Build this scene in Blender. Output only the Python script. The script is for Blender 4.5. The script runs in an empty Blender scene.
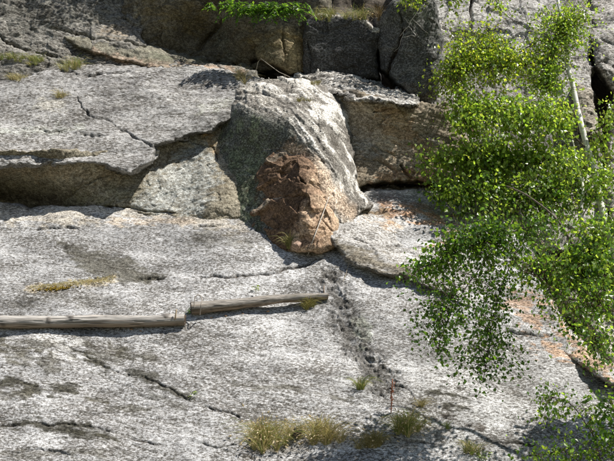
import bpy, math, random
import numpy as np
from mathutils import Vector
R = math.radians
rng = np.random.default_rng(7)
random.seed(7)
C = bpy.context.scene.collection

# ---------------------------------------------------------------- camera, sky, sun, exposure
PITCH = R(14); CAM = (0.0, 0.0, 1.6); HFOV = R(36)
cd = bpy.data.cameras.new('camera'); cam = bpy.data.objects.new('camera', cd); C.objects.link(cam)
cam.location = CAM; cam.rotation_euler = (R(90)+PITCH, 0, 0)
cd.sensor_fit = 'HORIZONTAL'; cd.angle = HFOV; cd.clip_end = 2000
bpy.context.scene.camera = cam
SUN = Vector((0.46, -0.17, 0.84)).normalized()
w = bpy.data.worlds.new('World'); bpy.context.scene.world = w; w.use_nodes = True
nt = w.node_tree; bg = nt.nodes['Background']
sky = nt.nodes.new('ShaderNodeTexSky'); sky.sky_type = 'NISHITA'; sky.sun_disc = False
sky.sun_elevation = math.asin(SUN.z); sky.sun_rotation = math.atan2(SUN.x, SUN.y)
nt.links.new(sky.outputs[0], bg.inputs[0]); bg.inputs[1].default_value = 0.055
sd = bpy.data.lights.new('sun', 'SUN'); sd.energy = 5.0; sd.angle = R(0.5); sd.color = (1, .955, .88)
so = bpy.data.objects.new('sun', sd); C.objects.link(so)
so.rotation_euler = SUN.to_track_quat('Z', 'Y').to_euler()
vs = bpy.context.scene.view_settings
vs.view_transform = 'Standard'; vs.look = 'None'; vs.gamma = 1; vs.exposure = .48

# ---------------------------------------------------------------- small maths
FPX = 307/math.tan(HFOV/2)
def P(u, v, Y):
    u = np.asarray(u, float); v = np.asarray(v, float); Y = np.asarray(Y, float)
    a = (u-307)/FPX; b = (230.5-v)/FPX
    dy = math.cos(PITCH)-b*math.sin(PITCH); dz = math.sin(PITCH)+b*math.cos(PITCH)
    t = Y/dy
    return np.stack([a*t, Y+0*t, CAM[2]+dz*t], -1)

_prm = rng.permutation(256); _prm = np.concatenate([_prm, _prm, _prm]).astype(np.int32)
_g = rng.normal(size=(256, 3)); _g = (_g/np.linalg.norm(_g, axis=1)[:, None]).astype(np.float32)
def gnoise(p):
    p = np.asarray(p, np.float32); sh = p.shape[:-1]; p = p.reshape(-1, 3)
    i = np.floor(p).astype(np.int32); f = p-i; i &= 255
    w_ = f*f*f*(f*(f*6-15)+10); out = np.zeros(len(p), np.float32)
    for dx in (0, 1):
        a = _prm[(i[:, 0]+dx) & 255]; wx = w_[:, 0] if dx else 1-w_[:, 0]
        for dy in (0, 1):
            b = _prm[(a+i[:, 1]+dy) & 255]; wy = w_[:, 1] if dy else 1-w_[:, 1]
            for dz in (0, 1):
                c = _prm[(b+i[:, 2]+dz) & 255]; wz = w_[:, 2] if dz else 1-w_[:, 2]
                g = _g[c]
                d = g[:, 0]*(f[:, 0]-dx)+g[:, 1]*(f[:, 1]-dy)+g[:, 2]*(f[:, 2]-dz)
                out += wx*wy*wz*d
    return (out*1.6).reshape(sh)
def fbm(p, sc, octs=4, gain=.5, lac=2.03, off=0.0):
    r = 0; a = 1
    for k in range(octs):
        r = r + a*gnoise(p*sc+off+17.3*k); a *= gain; sc *= lac
    return r
def sstep(a, b, x):
    t = np.clip((x-a)/(b-a), 0, 1); return t*t*(3-2*t)
def rbf(ctrl):
    c = np.array(ctrl, float); xy = c[:, :2]/100; n = len(c)
    def k(r2): return np.where(r2 > 1e-12, .5*r2*np.log(r2+1e-12), 0)
    d2 = ((xy[:, None]-xy[None])**2).sum(-1)
    A = np.zeros((n+3, n+3)); A[:n, :n] = k(d2)+np.eye(n)*1e-3
    A[:n, n] = 1; A[:n, n+1:] = xy; A[n, :n] = 1; A[n+1:, :n] = xy.T
    wv = np.linalg.solve(A, np.concatenate([c[:, 2], [0, 0, 0]]))
    def f(u, v):
        x = np.asarray(u, float)/100; y = np.asarray(v, float)/100
        r = wv[n]+wv[n+1]*x+wv[n+2]*y
        for i in range(n): r = r+wv[i]*k((x-xy[i, 0])**2+(y-xy[i, 1])**2)
        return r
    return f
def seg_dist(u, v, pts, closed=False):
    pts = np.array(pts, float); n = len(pts); best = np.full(u.shape, 1e9)
    for i in range(n if closed else n-1):
        a = pts[i][:2]; b = pts[(i+1) % n][:2]; d = b-a; L = d@d+1e-9
        t = np.clip(((u-a[0])*d[0]+(v-a[1])*d[1])/L, 0, 1)
        best = np.minimum(best, (u-a[0]-t*d[0])**2+(v-a[1]-t*d[1])**2)
    return np.sqrt(best)
def inside(u, v, pts):
    c = np.zeros(u.shape, bool); n = len(pts)
    for i in range(n):
        x0, y0 = pts[i][:2]; x1, y1 = pts[(i+1) % n][:2]
        if y0 == y1: continue
        c ^= ((y0 > v) != (y1 > v)) & (u < (x1-x0)*(v-y0)/(y1-y0)+x0)
    return c
def sdist(u, v, pts):
    d = seg_dist(u, v, pts, True); return np.where(inside(u, v, pts), d, -d)
def worley_facets(p2, cell, seed):
    """a random tilted plane for every cell of a jittered grid: angular broken-rock facets"""
    q = p2/cell; i = np.floor(q).astype(int)
    best = np.full(q.shape[:-1], 1e9); val = np.zeros(q.shape[:-1])
    r = np.random.default_rng(seed); J = r.random((64, 64, 2)); T = r.normal(size=(64, 64, 3))
    for dx in (-1, 0, 1):
        for dy in (-1, 0, 1):
            ci = i+np.array([dx, dy]); h = (ci[..., 0] & 63, ci[..., 1] & 63)
            d = q-(ci+J[h]); d2 = (d**2).sum(-1); m = d2 < best
            t = T[h]; pl = .45*t[..., 2]+.8*(t[..., 0]*d[..., 0]+t[..., 1]*d[..., 1])
            best = np.where(m, d2, best); val = np.where(m, pl, val)
    return val

# ---------------------------------------------------------------- objects and materials
def tag(o, label=None, cat=None, group=None, kind=None):
    for k_, x in (('label', label), ('category', cat), ('group', group), ('kind', kind)):
        if x: o[k_] = x
    return o
def link(name, me, parent=None, mat=None):
    o = bpy.data.objects.new(name, me); C.objects.link(o)
    if mat is not None and me is not None and not me.materials: me.materials.append(mat)
    if parent is not None:
        o.parent = parent
        o.matrix_parent_inverse.identity()
    return o
def empty(name, loc):
    o = bpy.data.objects.new(name, None); C.objects.link(o); o.location = [float(x) for x in loc]; o.empty_display_size = .1
    return o
def mesh_np(name, V, F, smooth=True, col=None, colname='tint'):
    """V (n,3), F (m,3|4)"""
    me = bpy.data.meshes.new(name); V = np.asarray(V, np.float32); F = np.asarray(F, np.int32)
    k = F.shape[1]
    me.vertices.add(len(V)); me.vertices.foreach_set('co', V.ravel())
    me.loops.add(F.size); me.loops.foreach_set('vertex_index', F.ravel())
    me.polygons.add(len(F)); me.polygons.foreach_set('loop_start', np.arange(0, F.size, k, dtype=np.int32))
    me.polygons.foreach_set('loop_total', np.full(len(F), k, np.int32))
    me.polygons.foreach_set('use_smooth', np.full(len(F), smooth))
    me.update(calc_edges=True)
    if col is not None:
        a = me.color_attributes.new(colname, 'FLOAT_COLOR', 'POINT')
        cc = np.ones((len(V), 4), np.float32); cc[:, :3] = col; a.data.foreach_set('color', cc.ravel())
    return me
def new_mat(name):
    m = bpy.data.materials.new(name); m.use_nodes = True; t = m.node_tree
    return m, t, t.nodes['Principled BSDF']
def N(t, typ, **kw):
    n = t.nodes.new(typ)
    for k_, x in kw.items():
        if k_.startswith('in_'):
            n.inputs[k_[3:].replace('_', ' ')].default_value = x
        else: setattr(n, k_, x)
    return n
def mul(t, a, b):
    n = t.nodes.new('ShaderNodeMix'); n.data_type = 'RGBA'; n.blend_type = 'MULTIPLY'; n.inputs[0].default_value = 1
    t.links.new(a, n.inputs[6]); t.links.new(b, n.inputs[7]); return n.outputs[2]
def ramp(t, src, stops):
    n = t.nodes.new('ShaderNodeValToRGB'); e = n.color_ramp.elements
    while len(e) < len(stops): e.new(.5)
    for x, (p, c) in zip(e, stops):
        x.position = p; x.color = (c, c, c, 1) if not hasattr(c, '__len__') else (*c, 1)
    t.links.new(src, n.inputs[0]); return n.outputs[0]
def rock_material(name, ang=0.0, stretch=3.0, dark=.22, light=1.55, bump=.5, fine=1.0, cover=.0, c2=1.0):
    """crisp mineral grain and crustose lichen specks over the vertex tint"""
    m, t, b = new_mat(name); L = t.links
    at = N(t, 'ShaderNodeAttribute', attribute_name='tint')
    co = N(t, 'ShaderNodeTexCoord')
    mp = N(t, 'ShaderNodeMapping'); mp.inputs['Rotation'].default_value = (0, ang, 0); mp.inputs['Scale'].default_value = (1/stretch, 1, 1)
    L.new(co.outputs['Object'], mp.inputs[0])
    n0 = N(t, 'ShaderNodeTexNoise', in_Scale=3.2, in_Detail=4.0, in_Roughness=.6); L.new(mp.outputs[0], n0.inputs['Vector'])
    n1 = N(t, 'ShaderNodeTexNoise', in_Scale=44.0*fine, in_Detail=3.0, in_Roughness=.75); L.new(mp.outputs[0], n1.inputs['Vector'])
    n2 = N(t, 'ShaderNodeTexNoise', in_Scale=85.0*fine, in_Detail=2.0, in_Roughness=.7); L.new(co.outputs['Object'], n2.inputs['Vector'])
    n3 = N(t, 'ShaderNodeTexNoise', in_Scale=15.0*fine, in_Detail=4.0, in_Roughness=.7); L.new(mp.outputs[0], n3.inputs['Vector'])
    def madd(x, k, y):
        q = N(t, 'ShaderNodeMath', operation='MULTIPLY_ADD'); L.new(x, q.inputs[0]); q.inputs[1].default_value = k
        if hasattr(y, 'links'): L.new(y, q.inputs[2])
        else: q.inputs[2].default_value = y
        return q.outputs[0]
    f1 = madd(n0.outputs[0], .40, madd(n1.outputs[0], 1.0, -.20-cover))
    r1 = ramp(t, f1, [(.40, (dark*1.08, dark, dark*.88)), (.475, (.80, .78, .75)), (.53, (1.0, 1.0, 1.0)), (.60, (light, light, light))])
    k2 = lambda x: tuple(1+(q-1)*c2 for q in x)
    r2 = ramp(t, n2.outputs[0], [(.38, k2((.42, .40, .37))), (.47, k2((.95, .95, .94))), (.56, k2((1.05, 1.05, 1.05))), (.66, k2((1.4, 1.4, 1.4)))])
    r3 = ramp(t, n3.outputs[0], [(.32, .62), (.5, 1.0), (.68, 1.22)])
    c = mul(t, mul(t, mul(t, at.outputs['Color'], r1), r2), r3)
    L.new(c, b.inputs['Base Color'])
    b.inputs['Roughness'].default_value = .82; b.inputs['Specular IOR Level'].default_value = .3
    bp = N(t, 'ShaderNodeBump', in_Strength=bump, in_Distance=.010)
    L.new(madd(n1.outputs[0], 1.0, madd(n2.outputs[0], .8, n3.outputs[0])), bp.inputs['Height']); L.new(bp.outputs[0], b.inputs['Normal'])
    return m
ROCK = rock_material('granite', R(8), 2.4, dark=.24, light=1.45, bump=.6, cover=.012, c2=.85)
ROCK_FLAT = rock_material('granite_slab', R(-7), 2.0, dark=.24, light=1.42, bump=.45, fine=1.25, cover=.012, c2=.95)
ROCK_RIDGE = rock_material('granite_ridge', R(55), 2.2, dark=.18, light=1.6, bump=.8, cover=.02)
ROCK_DARK = rock_material('lichen_rock', R(20), 1.4, dark=.5, light=2.2, bump=.6, cover=-.02)
ROCK_WALL = rock_material('stained_rock', R(20), 1.8, dark=.5, light=1.35, bump=.5, fine=.8)

# ---------------------------------------------------------------- rock sheets: real relief, traced outline, own depth
H = .82
def axis(a, b):
    """fine steps where the picture shows it, coarser well outside"""
    return a, b
def coords(lo, hi, f0, f1, h):
    xs = []
    x = lo
    while x < hi:
        xs.append(x); x += h if f0 <= x <= f1 else h*3.2
    xs.append(hi); return np.array(xs)
BUF = []
def rock(name, poly, ctrl, base, mat, amp=.05, facet=0.0, fcell=.35, fol=0.0, fang=0.0, fstretch=5.0, fine=.010,
         edge=2.2, back=.9, rnd=.04, rr=5.0, wob=2.0, gain=.42, brk=.55, cracks=(), stains_light=(), nrm=None, h=H, label=None, kind='structure', cat=None, var=.18, seed=0, extra=None):
    pu = [p[0] for p in poly]; pv = [p[1] for p in poly]; mg = edge+wob*2+2
    us = coords(min(pu)-mg, max(pu)+mg, -14, 630, h); vs_ = coords(min(pv)-mg, max(pv)+mg, -14, 476, h)
    U, V = np.meshgrid(us, vs_); f = rbf(ctrl); Y = f(U, V); Q = P(U, V, Y)
    # outline wobbles with the rock's own noise
    w1 = fbm(Q, 3.1, 3, .55, off=seed+3.0); w2 = gnoise(Q*14+seed)
    s = sdist(U, V, poly)+wob*(w1*1.5+.35*w2)
    ed = np.clip(s, 0, None)
    # relief
    disp = amp*(fbm(Q, 1.1, 5, gain, off=seed))
    if facet:
        wp = Q[..., [0, 2]]+.06*np.stack([gnoise(Q*5+3), gnoise(Q*5+9)], -1)
        disp = disp+facet*(worley_facets(wp, fcell, seed+1)+.45*worley_facets(wp*1.0+3.3, fcell*.42, seed+2))
    ca, sa = math.cos(fang), math.sin(fang)
    along = Q[..., 0]*ca+Q[..., 2]*sa; acr = -Q[..., 0]*sa+Q[..., 2]*ca
    fq = np.stack([along/fstretch, Q[..., 1]*.4, acr], -1)
    if fol:
        n_ = gnoise(fq*7+seed)+.6*gnoise(fq*16+seed+5)+.4*gnoise(fq*34+seed)
        disp = disp+fol*(n_-np.abs(gnoise(fq*11+seed+2))*.9)
    fn = gnoise(Q*17+seed)*.35+gnoise(fq*38+seed)*.7+.6*gnoise(fq*75+seed)+.35*gnoise(Q*48+seed)
    disp = disp+fine*fn
    col = np.zeros(U.shape+(3,))+np.array(base)
    col = col*(1+var*fbm(Q, .9, 4, .6, off=seed+31)[..., None])
    col = col*(1+.22*gnoise(fq*9+seed+77)[..., None])
    wu = U+2.2*gnoise(Q*6+seed+11)+1.0*gnoise(Q*17+seed+5); wv = V+2.0*gnoise(Q*6+seed+21)+.9*gnoise(Q*17+seed+15)
    for cr in cracks:                                   # (points, width px, depth m)
        pts, cw, cdp = cr[:3]
        d = seg_dist(wu, wv, pts); cw = cw*.45*(1+.55*gnoise(Q*4+2)+.5*gnoise(Q*13+4)); k_ = np.exp(-(d/cw)**2)*sstep(-.55, .0, gnoise(Q*3.3+seed+8)); disp = disp-cdp*k_
        if len(cr) > 3: col = col*(1-k_[..., None])+np.array(cr[3])*k_[..., None]
    patch = fbm(Q, 5.0, 4, .65, off=seed+51); pf = fbm(fq, 9.0, 3, .6, off=seed+61); pq = fbm(fq, 26.0, 2, .7, off=seed+66)
    for st in stains_light:                                   # (points, closed, radius px, colour, strength, raggedness); stains, plus painted sun and shade
        pts, closed, rad, cc, stg, rag = st
        d = -sdist(wu, wv, pts) if closed else seg_dist(wu, wv, pts)
        x = 1-d/rad+rag*(patch*.8+pf*.6+pq*.55)
        k_ = sstep(.0, .6, x)*stg; k_ = (k_*(1-brk*(1-sstep(-.30, .22, pq+.5*pf+.3*(x-.5)))))[..., None]
        col = col*(1-k_)+np.array(cc)*k_
    if extra: disp, col = extra(U, V, Q, disp, col)
    # direction of the relief: the sheet's mean normal
    if nrm is None:
        gx = np.gradient(Q, axis=1); gy = np.gradient(Q, axis=0); n = np.cross(gy, gx)
        n = n/(np.linalg.norm(n, axis=-1, keepdims=True)+1e-9); mid = s > 3
        n0 = n[mid].mean(0); n0 /= np.linalg.norm(n0)
        if n0[1] > 0: n0 = -n0
    else: n0 = np.array(nrm, float)/np.linalg.norm(nrm)
    X = Q+disp[..., None]*n0
    # rounded edge, then the side running back into the cliff
    off = rnd*np.exp(-ed/rr)+np.clip(-s/edge, 0, 1)**1.3*back
    ray = Q-np.array(CAM); ray = ray/np.linalg.norm(ray, axis=-1, keepdims=True)
    bd = ray*.92+np.array([0, .1, 0]); X = X+off[..., None]*bd
    keep = s > -edge*1.6
    q = keep[:-1, :-1] & keep[1:, :-1] & keep[:-1, 1:] & keep[1:, 1:]
    idx = np.arange(U.size).reshape(U.shape)
    F = np.stack([idx[:-1, :-1][q], idx[1:, :-1][q], idx[1:, 1:][q], idx[:-1, 1:][q]], -1)
    used, inv = np.unique(F, return_inverse=True); F = inv.reshape(F.shape)
    me = mesh_np(name, X.reshape(-1, 3)[used], F, True, np.clip(col.reshape(-1, 3)[used], .008, .85))
    o = link(name, me, None, mat); tag(o, label, cat, None, kind)
    BUF.append((us, vs_, X[..., 1], s > 0)); return o
def surfY(u, v):
    best = 99.
    for us, vs_, Y, ok in BUF:
        if us[0] <= u <= us[-1] and vs_[0] <= v <= vs_[-1]:
            i = min(np.searchsorted(vs_, v), len(vs_)-1); j = min(np.searchsorted(us, u), len(us)-1)
            if ok[i, j]: best = min(best, float(Y[i, j]))
    return best if best < 90 else 12.5
def plane_Y(v, off=0.0, rise=1.19):        # the big slab as one inclined plane
    b = (230.5-v)/FPX; tan = (math.sin(PITCH)+b*math.cos(PITCH))/(math.cos(PITCH)-b*math.sin(PITCH))
    return (rise*10-.05)/(rise-tan)*1.0+off

# albedo palette
PALE = (.54, .53, .53); GREY = (.42, .415, .42); DARKL = (.085, .08, .075); MOSS = (.06, .056, .038)
OLIVE = (.112, .105, .08); ORANGE = (.47, .28, .15); BROWN = (.12, .085, .055); RUST = (.26, .13, .07); CREAM = (.56, .50, .40)
DARK_BROWN = (.05, .035, .02); STRAW = (.52, .42, .24)  # the darkest brown colours cracks and a few patches

# --- ground
gme = mesh_np('ground', [(-300, -250, 0), (300, -250, 0), (300, 350, 0), (-300, 350, 0)], [(0, 1, 2, 3)])
gm, gt, gb = new_mat('forest_floor')
gn = N(gt, 'ShaderNodeTexNoise', in_Scale=1.5, in_Detail=8.0); gt.links.new(N(gt, 'ShaderNodeTexCoord').outputs['Object'], gn.inputs['Vector'])
gt.links.new(ramp(gt, gn.outputs[0], [(.3, (.05, .06, .02)), (.55, (.14, .13, .08)), (.7, (.25, .24, .2))]), gb.inputs['Base Color']); gb.inputs['Roughness'].default_value = .95
tag(link('ground', gme, None, gm), 'mossy forest floor at the foot of the cliff', None, None, 'structure')

# --- backing cliff
rock('cliff', [(-110, -70), (730, -70), (730, 480), (540, 480), (500, 330), (-110, 330)],
     [(-110, -70, 17.0), (730, -70, 17.2), (-110, 120, 15.2), (300, 100, 15.2), (730, 120, 15.6), (-110, 330, 13.9), (300, 330, 13.9), (730, 330, 13.6), (730, 480, 12.5), (540, 480, 12.5)],
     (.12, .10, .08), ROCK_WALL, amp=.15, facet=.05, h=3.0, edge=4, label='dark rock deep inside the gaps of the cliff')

def slab_ctrl():
    c = []
    for v in (205, 250, 300, 350, 400, 461, 560):
        for u in (-110, 60, 230, 400, 560, 730):
            o = 0.0
            if u >= 500: o += .12
            if v <= 250 and u < 100: o += .05
            c.append((u, v, plane_Y(v, o)))
    c += [
          (290, 440, plane_Y(440, .06)), (330, 450, plane_Y(450, .05))]
    return c
A_CRACK = [
    ([(95, 279), (130, 278), (165, 276.5), (205, 277.5), (245, 276), (275, 271), (305, 266), (322, 258)], 2.6, .04, DARK_BROWN),
    ([(-5, 227), (18, 226.5)], 1.6, .05), ([(36, 228), (78, 227)], 1.8, .06, DARK_BROWN), ([(200, 227), (222, 226)], 2.2, .07, DARK_BROWN),
    ([(-5, 426), (25, 422), (55, 424), (88, 427), (118, 434), (142, 441), (166, 443)], 1.6, .025, DARK_BROWN),
    ([(128, 373), (150, 379), (166, 388), (188, 399), (212, 408), (240, 416.5)], 1.4, .025, DARK_BROWN),
    ([(62, 345), (80, 352), (102, 364), (118, 370)], 1.4, .02, DARK_BROWN), ([(-5, 384), (20, 382), (45, 389), (70, 391)], 1.5, .015, MOSS),
    ([(395, 437), (430, 441), (480, 441), (532, 446)], 1.3, .03, DARK_BROWN), ([(505, 330), (520, 334), (545, 337), (560, 338)], 1.2, .05, DARK_BROWN),
    ([(375, 392), (400, 385), (410, 392), (416, 402)], 1.1, .03, DARK_BROWN),
    ([(0, 452), (40, 448), (70, 455)], 1.3, .03), ([(190, 440), (215, 446), (235, 444)], 1.6, .03, MOSS)]
A_STAIN = [
    ([(-30, 212), (60, 214), (130, 211), (205, 219), (240, 226)], False, 11, CREAM, .55, .8),
    ([(110, 218), (190, 222)], False, 5, (.60, .50, .40), .6, .7),
    ([(62, 244), (90, 250), (130, 262), (168, 276), (130, 280), (95, 273), (72, 258)], True, 4, OLIVE, .85, .9),
    ([(0, 345), (30, 348), (60, 345), (90, 352), (118, 353)], False, 8, OLIVE, .7, 1.4),
    ([(35, 318), (90, 338)], False, 6, OLIVE, .35, 1.4),
    ([(5, 352), (48, 362)], False, 8, OLIVE, .7, 1.4), ([(112, 350), (152, 356)], False, 5, OLIVE, .8, .9),
    ([(62, 345), (80, 352), (104, 364)], False, 4, MOSS, .9, .8),
    ([(-5, 384), (20, 382), (42, 390), (72, 390)], False, 6, MOSS, .9, 1.3), ([(-5, 395), (30, 394)], False, 5, OLIVE, .8, 1.2),
    ([(84, 398), (106, 400)], False, 3.5, OLIVE, .95, .6), ([(108, 408), (122, 406), (150, 409)], False, 4.5, OLIVE, .8, 1.0),
    ([(-5, 426), (25, 422), (55, 424), (88, 430), (118, 438)], False, 4.5, MOSS, .9, 1.0), ([(60, 436), (105, 440)], False, 4, MOSS, .8, 1.1),
    ([(0, 452), (60, 452), (100, 458)], False, 6, OLIVE, .6, 1.3),
    ([(128, 373), (150, 379), (168, 389), (190, 399)], False, 6, MOSS, .85, 1.1), ([(150, 395), (185, 405)], False, 4, OLIVE, .6, 1.1),
    ([(236, 385), (262, 391), (290, 389), (350, 401)], False, 4, OLIVE, .75, 1.0),
    ([(185, 243), (215, 236), (250, 244)], False, 8, OLIVE, .55, 1.3), ([(20, 300), (60, 297), (110, 303)], False, 9, OLIVE, .35, 1.4),
    ([(333, 285), (345, 318), (356, 345), (380, 372)], False, 12, (.14, .135, .13), .75, 1.1),
    ([(360, 318), (366, 335)], False, 8, (.40, .42, .36), .8, .8),
    ([(426, 393), (444, 388), (470, 401)], False, 4.5, MOSS, .95, .9), ([(448, 405), (474, 412)], False, 4, MOSS, .9, 1.0), ([(446, 414), (482, 428)], False, 4.5, DARK_BROWN, .85, 1.0),
    ([(500, 443), (540, 447)], False, 3, MOSS, .7, 1.0),
    ([(28, 288), (60, 286), (112, 279)], False, 4, (.58, .50, .36), .6, 1.2),
    ([(250, 445), (380, 440), (440, 432)], False, 10, (.34, .31, .27), .6, 1.0),
    ([(30, 334), (75, 341), (60, 352)], False, 7, (.66, .66, .65), .6, .8),
    ([(515, 300), (535, 320)], False, 14, ORANGE, .65, 1.5), ([(550, 345), (580, 358), (605, 376)], False, 12, ORANGE, .7, 1.5)]
def slab_extra(U, V, Q, disp, col):
    # rough shallow broken step running down from the end of the tilted log
    wu = U+3*gnoise(Q*5+3)+2*gnoise(Q*13+1); wv = V+3*gnoise(Q*5+8)
    d = seg_dist(wu, wv, [(329, 282), (338, 300), (347, 322), (356, 344), (370, 362), (386, 384)])
    k = sstep(24, 7, d); wp = Q[..., [0, 2]]+.02*np.stack([gnoise(Q*9+3), gnoise(Q*9+9)], -1)
    f = worley_facets(wp, .12, 15)*.018+worley_facets(wp+.7, .045, 16)*.014
    disp = disp+k*(f-.02)-.02*sstep(9, 1, d)
    dk = (k*sstep(-.25, .3, fbm(Q, 9.0, 3, .65, off=3.)+.15))[..., None]
    col = col*(1-.8*dk)+np.array([.105, .10, .092])*.8*dk
    # thin broken dark seams following the foliation, mostly low on the left
    a = R(-10); al = Q[..., 0]*math.cos(a)+Q[..., 2]*math.sin(a); ac = -Q[..., 0]*math.sin(a)+Q[..., 2]*math.cos(a)
    al2 = al+.15*gnoise(Q*1.5+4)
    t = gnoise(np.stack([al*.9, Q[..., 1]*.2, ac*9+1.5*gnoise(Q*.8)], -1)+40); m = sstep(-.1, .5, fbm(Q, .8, 2, .5, off=20.)+.55*sstep(330, 420, V)*sstep(330, 150, U))
    r_ = fbm(np.stack([al*4, Q[..., 1], ac*16], -1), 3.0, 2, .6, off=6.)
    k = (sstep(.16, .0, np.abs(t)+.14*r_)*m*sstep(-.25, .1, r_))[..., None]
    disp = disp-.006*k[..., 0]
    col = col*(1-k*.9)+np.array([.075, .07, .052])*k*.9
    tone = gnoise(np.stack([al*.7, Q[..., 1]*.3, ac*3.5], -1)+9)[..., None]
    return disp, col*(1+.20*tone)
rock('rock_slab', [(-115, 196), (40, 206), (100, 207), (150, 210), (205, 214), (300, 225), (420, 225), (525, 232), (545, 285), (560, 330), (590, 362), (640, 392), (735, 450), (735, 565), (-115, 565)],
     slab_ctrl(), (.395, .395, .40), ROCK_FLAT, amp=.05, fol=.006, fang=R(-9), fstretch=5.5, fine=.0055, gain=.34, brk=.38, extra=slab_extra, cracks=A_CRACK, stains_light=A_STAIN, seed=3, rnd=.03,
     label='long pale grey granite slab under the logs')

# --- upper left slab and what is under it
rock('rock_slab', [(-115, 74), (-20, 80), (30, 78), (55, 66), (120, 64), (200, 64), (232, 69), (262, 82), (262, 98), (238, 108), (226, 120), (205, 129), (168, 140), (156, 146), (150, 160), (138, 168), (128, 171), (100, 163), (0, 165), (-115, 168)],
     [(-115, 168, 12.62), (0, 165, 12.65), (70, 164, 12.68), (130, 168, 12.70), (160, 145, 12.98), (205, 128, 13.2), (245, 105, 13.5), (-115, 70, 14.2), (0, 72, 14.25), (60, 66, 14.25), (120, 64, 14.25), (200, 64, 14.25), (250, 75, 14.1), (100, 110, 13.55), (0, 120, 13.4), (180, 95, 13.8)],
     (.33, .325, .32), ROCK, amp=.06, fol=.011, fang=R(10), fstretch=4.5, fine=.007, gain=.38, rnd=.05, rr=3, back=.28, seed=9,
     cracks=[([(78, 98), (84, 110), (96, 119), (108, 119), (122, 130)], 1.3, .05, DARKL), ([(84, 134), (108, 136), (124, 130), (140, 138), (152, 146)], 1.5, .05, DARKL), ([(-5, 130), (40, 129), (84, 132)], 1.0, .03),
             ([(60, 70), (90, 76), (130, 72)], 1.6, .05, DARK_BROWN)],
     stains_light=[([(150, 143), (200, 129), (235, 112)], False, 5, (.12, .12, .115), .7, .8), ([(-5, 130), (80, 128)], False, 5, (.46, .48, .43), .5, .9),
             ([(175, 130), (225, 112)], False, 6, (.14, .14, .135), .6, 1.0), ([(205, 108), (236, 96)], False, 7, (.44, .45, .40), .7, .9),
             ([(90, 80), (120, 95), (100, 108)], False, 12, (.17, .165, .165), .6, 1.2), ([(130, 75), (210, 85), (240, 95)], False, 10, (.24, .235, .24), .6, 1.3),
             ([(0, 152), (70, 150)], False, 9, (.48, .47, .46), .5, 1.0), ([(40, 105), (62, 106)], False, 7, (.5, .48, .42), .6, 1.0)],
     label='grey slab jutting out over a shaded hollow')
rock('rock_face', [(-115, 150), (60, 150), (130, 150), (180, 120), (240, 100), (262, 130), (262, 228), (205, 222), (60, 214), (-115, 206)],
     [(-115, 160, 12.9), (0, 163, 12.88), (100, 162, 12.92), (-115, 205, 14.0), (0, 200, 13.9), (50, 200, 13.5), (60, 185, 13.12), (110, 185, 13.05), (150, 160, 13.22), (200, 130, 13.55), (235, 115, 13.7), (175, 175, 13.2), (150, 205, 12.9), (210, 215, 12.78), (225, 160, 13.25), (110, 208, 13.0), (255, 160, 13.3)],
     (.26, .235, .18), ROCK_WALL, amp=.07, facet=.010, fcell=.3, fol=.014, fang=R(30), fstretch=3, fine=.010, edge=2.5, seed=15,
     cracks=[([(60, 205), (75, 190), (100, 176), (135, 168)], 2.0, .05), ([(70, 206), (110, 206), (160, 212), (205, 216)], 2.0, .08, DARK_BROWN), ([(180, 140), (212, 147), (217, 160)], 1.3, .06, DARK_BROWN), ([(228, 150), (229, 158)], 2.5, .09, DARK_BROWN)],
     stains_light=[([(140, 205), (160, 175), (205, 160), (212, 180), (200, 210)], True, 10, (.42, .43, .41), .9, .9), ([(205, 135), (218, 150)], False, 7, (.36, .25, .13), .7, .8),
             ([(0, 195), (60, 200)], False, 5, DARK_BROWN, .6, .8), ([(-100, 170), (120, 172)], False, 8, (.34, .27, .18), .5, 1.0), ([(175, 130), (200, 143), (180, 155)], False, 9, (.26, .28, .27), .8, .6), ([(70, 198), (130, 195)], False, 8, (.22, .21, .14), .6, 1.0)],
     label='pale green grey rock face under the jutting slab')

# --- central buttress
def nose_extra(U, V, Q, disp, col):
    """curved striations sweeping round the nose and down its right side"""
    du = U-225; dv = V-215; r = np.hypot(du, dv)+5*gnoise(Q*2.2+5)+2*gnoise(Q*7+2); th = np.arctan2(-dv, du)
    q = np.stack([r*.16, th*3.2, Q[..., 1]*.4], -1)
    n1 = gnoise(q+3)+.6*gnoise(q*np.array([2.3, 2.0, 1])+8)+.4*gnoise(q*np.array([5, 3.5, 1])+13)
    band = sstep(101, 114, r)*sstep(-.25, .05, th)*sstep(2.5, 2.0, th); face = sstep(112, 100, r)  # darker face and lighter band hold the shaded and sunlit sides in colour
    wp = Q[..., [0, 2]]+.02*np.stack([gnoise(Q*9+3), gnoise(Q*9+9)], -1)
    brk_ = worley_facets(wp, .20, 25)*.018+worley_facets(wp+.7, .08, 26)*.007; side = sstep(1.75, .75, th+.25*gnoise(Q*3))
    disp = disp+band*(.030*n1+brk_)+face*.007*n1
    w = (sstep(.05, .40, n1+.45*sstep(124, 136, r)*side-.2-.12*(1-side))*(.4+.6*side))[..., None]*band[..., None]; dkk = sstep(.0, .32, -n1)[..., None]*band[..., None]
    base = np.array([.25, .24, .22])*(1+.45*sstep(.9, 1.6, th))[..., None]*(1+.2*gnoise(Q*6+2))[..., None]
    col = col*(1-band[..., None])+base*band[..., None]
    col = col*(1-.8*w)+np.array([.58, .565, .54])*.8*w
    col = col*(1-.75*dkk)+np.array([.10, .09, .08])*.75*dkk
    g = (face*sstep(.1, .5, n1)*.5)[..., None]; col = col*(1-g)+np.array([.19, .19, .165])*g
    ph = sstep(15, 2, seg_dist(U, V, [(292, 154), (312, 164), (332, 194), (348, 214)])+5*gnoise(Q*6))[..., None]*.7  # tan tint painted along the sunlit ridge
    col = col*(1-ph)+np.array([.52, .40, .30])*ph
    return disp, col
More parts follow.
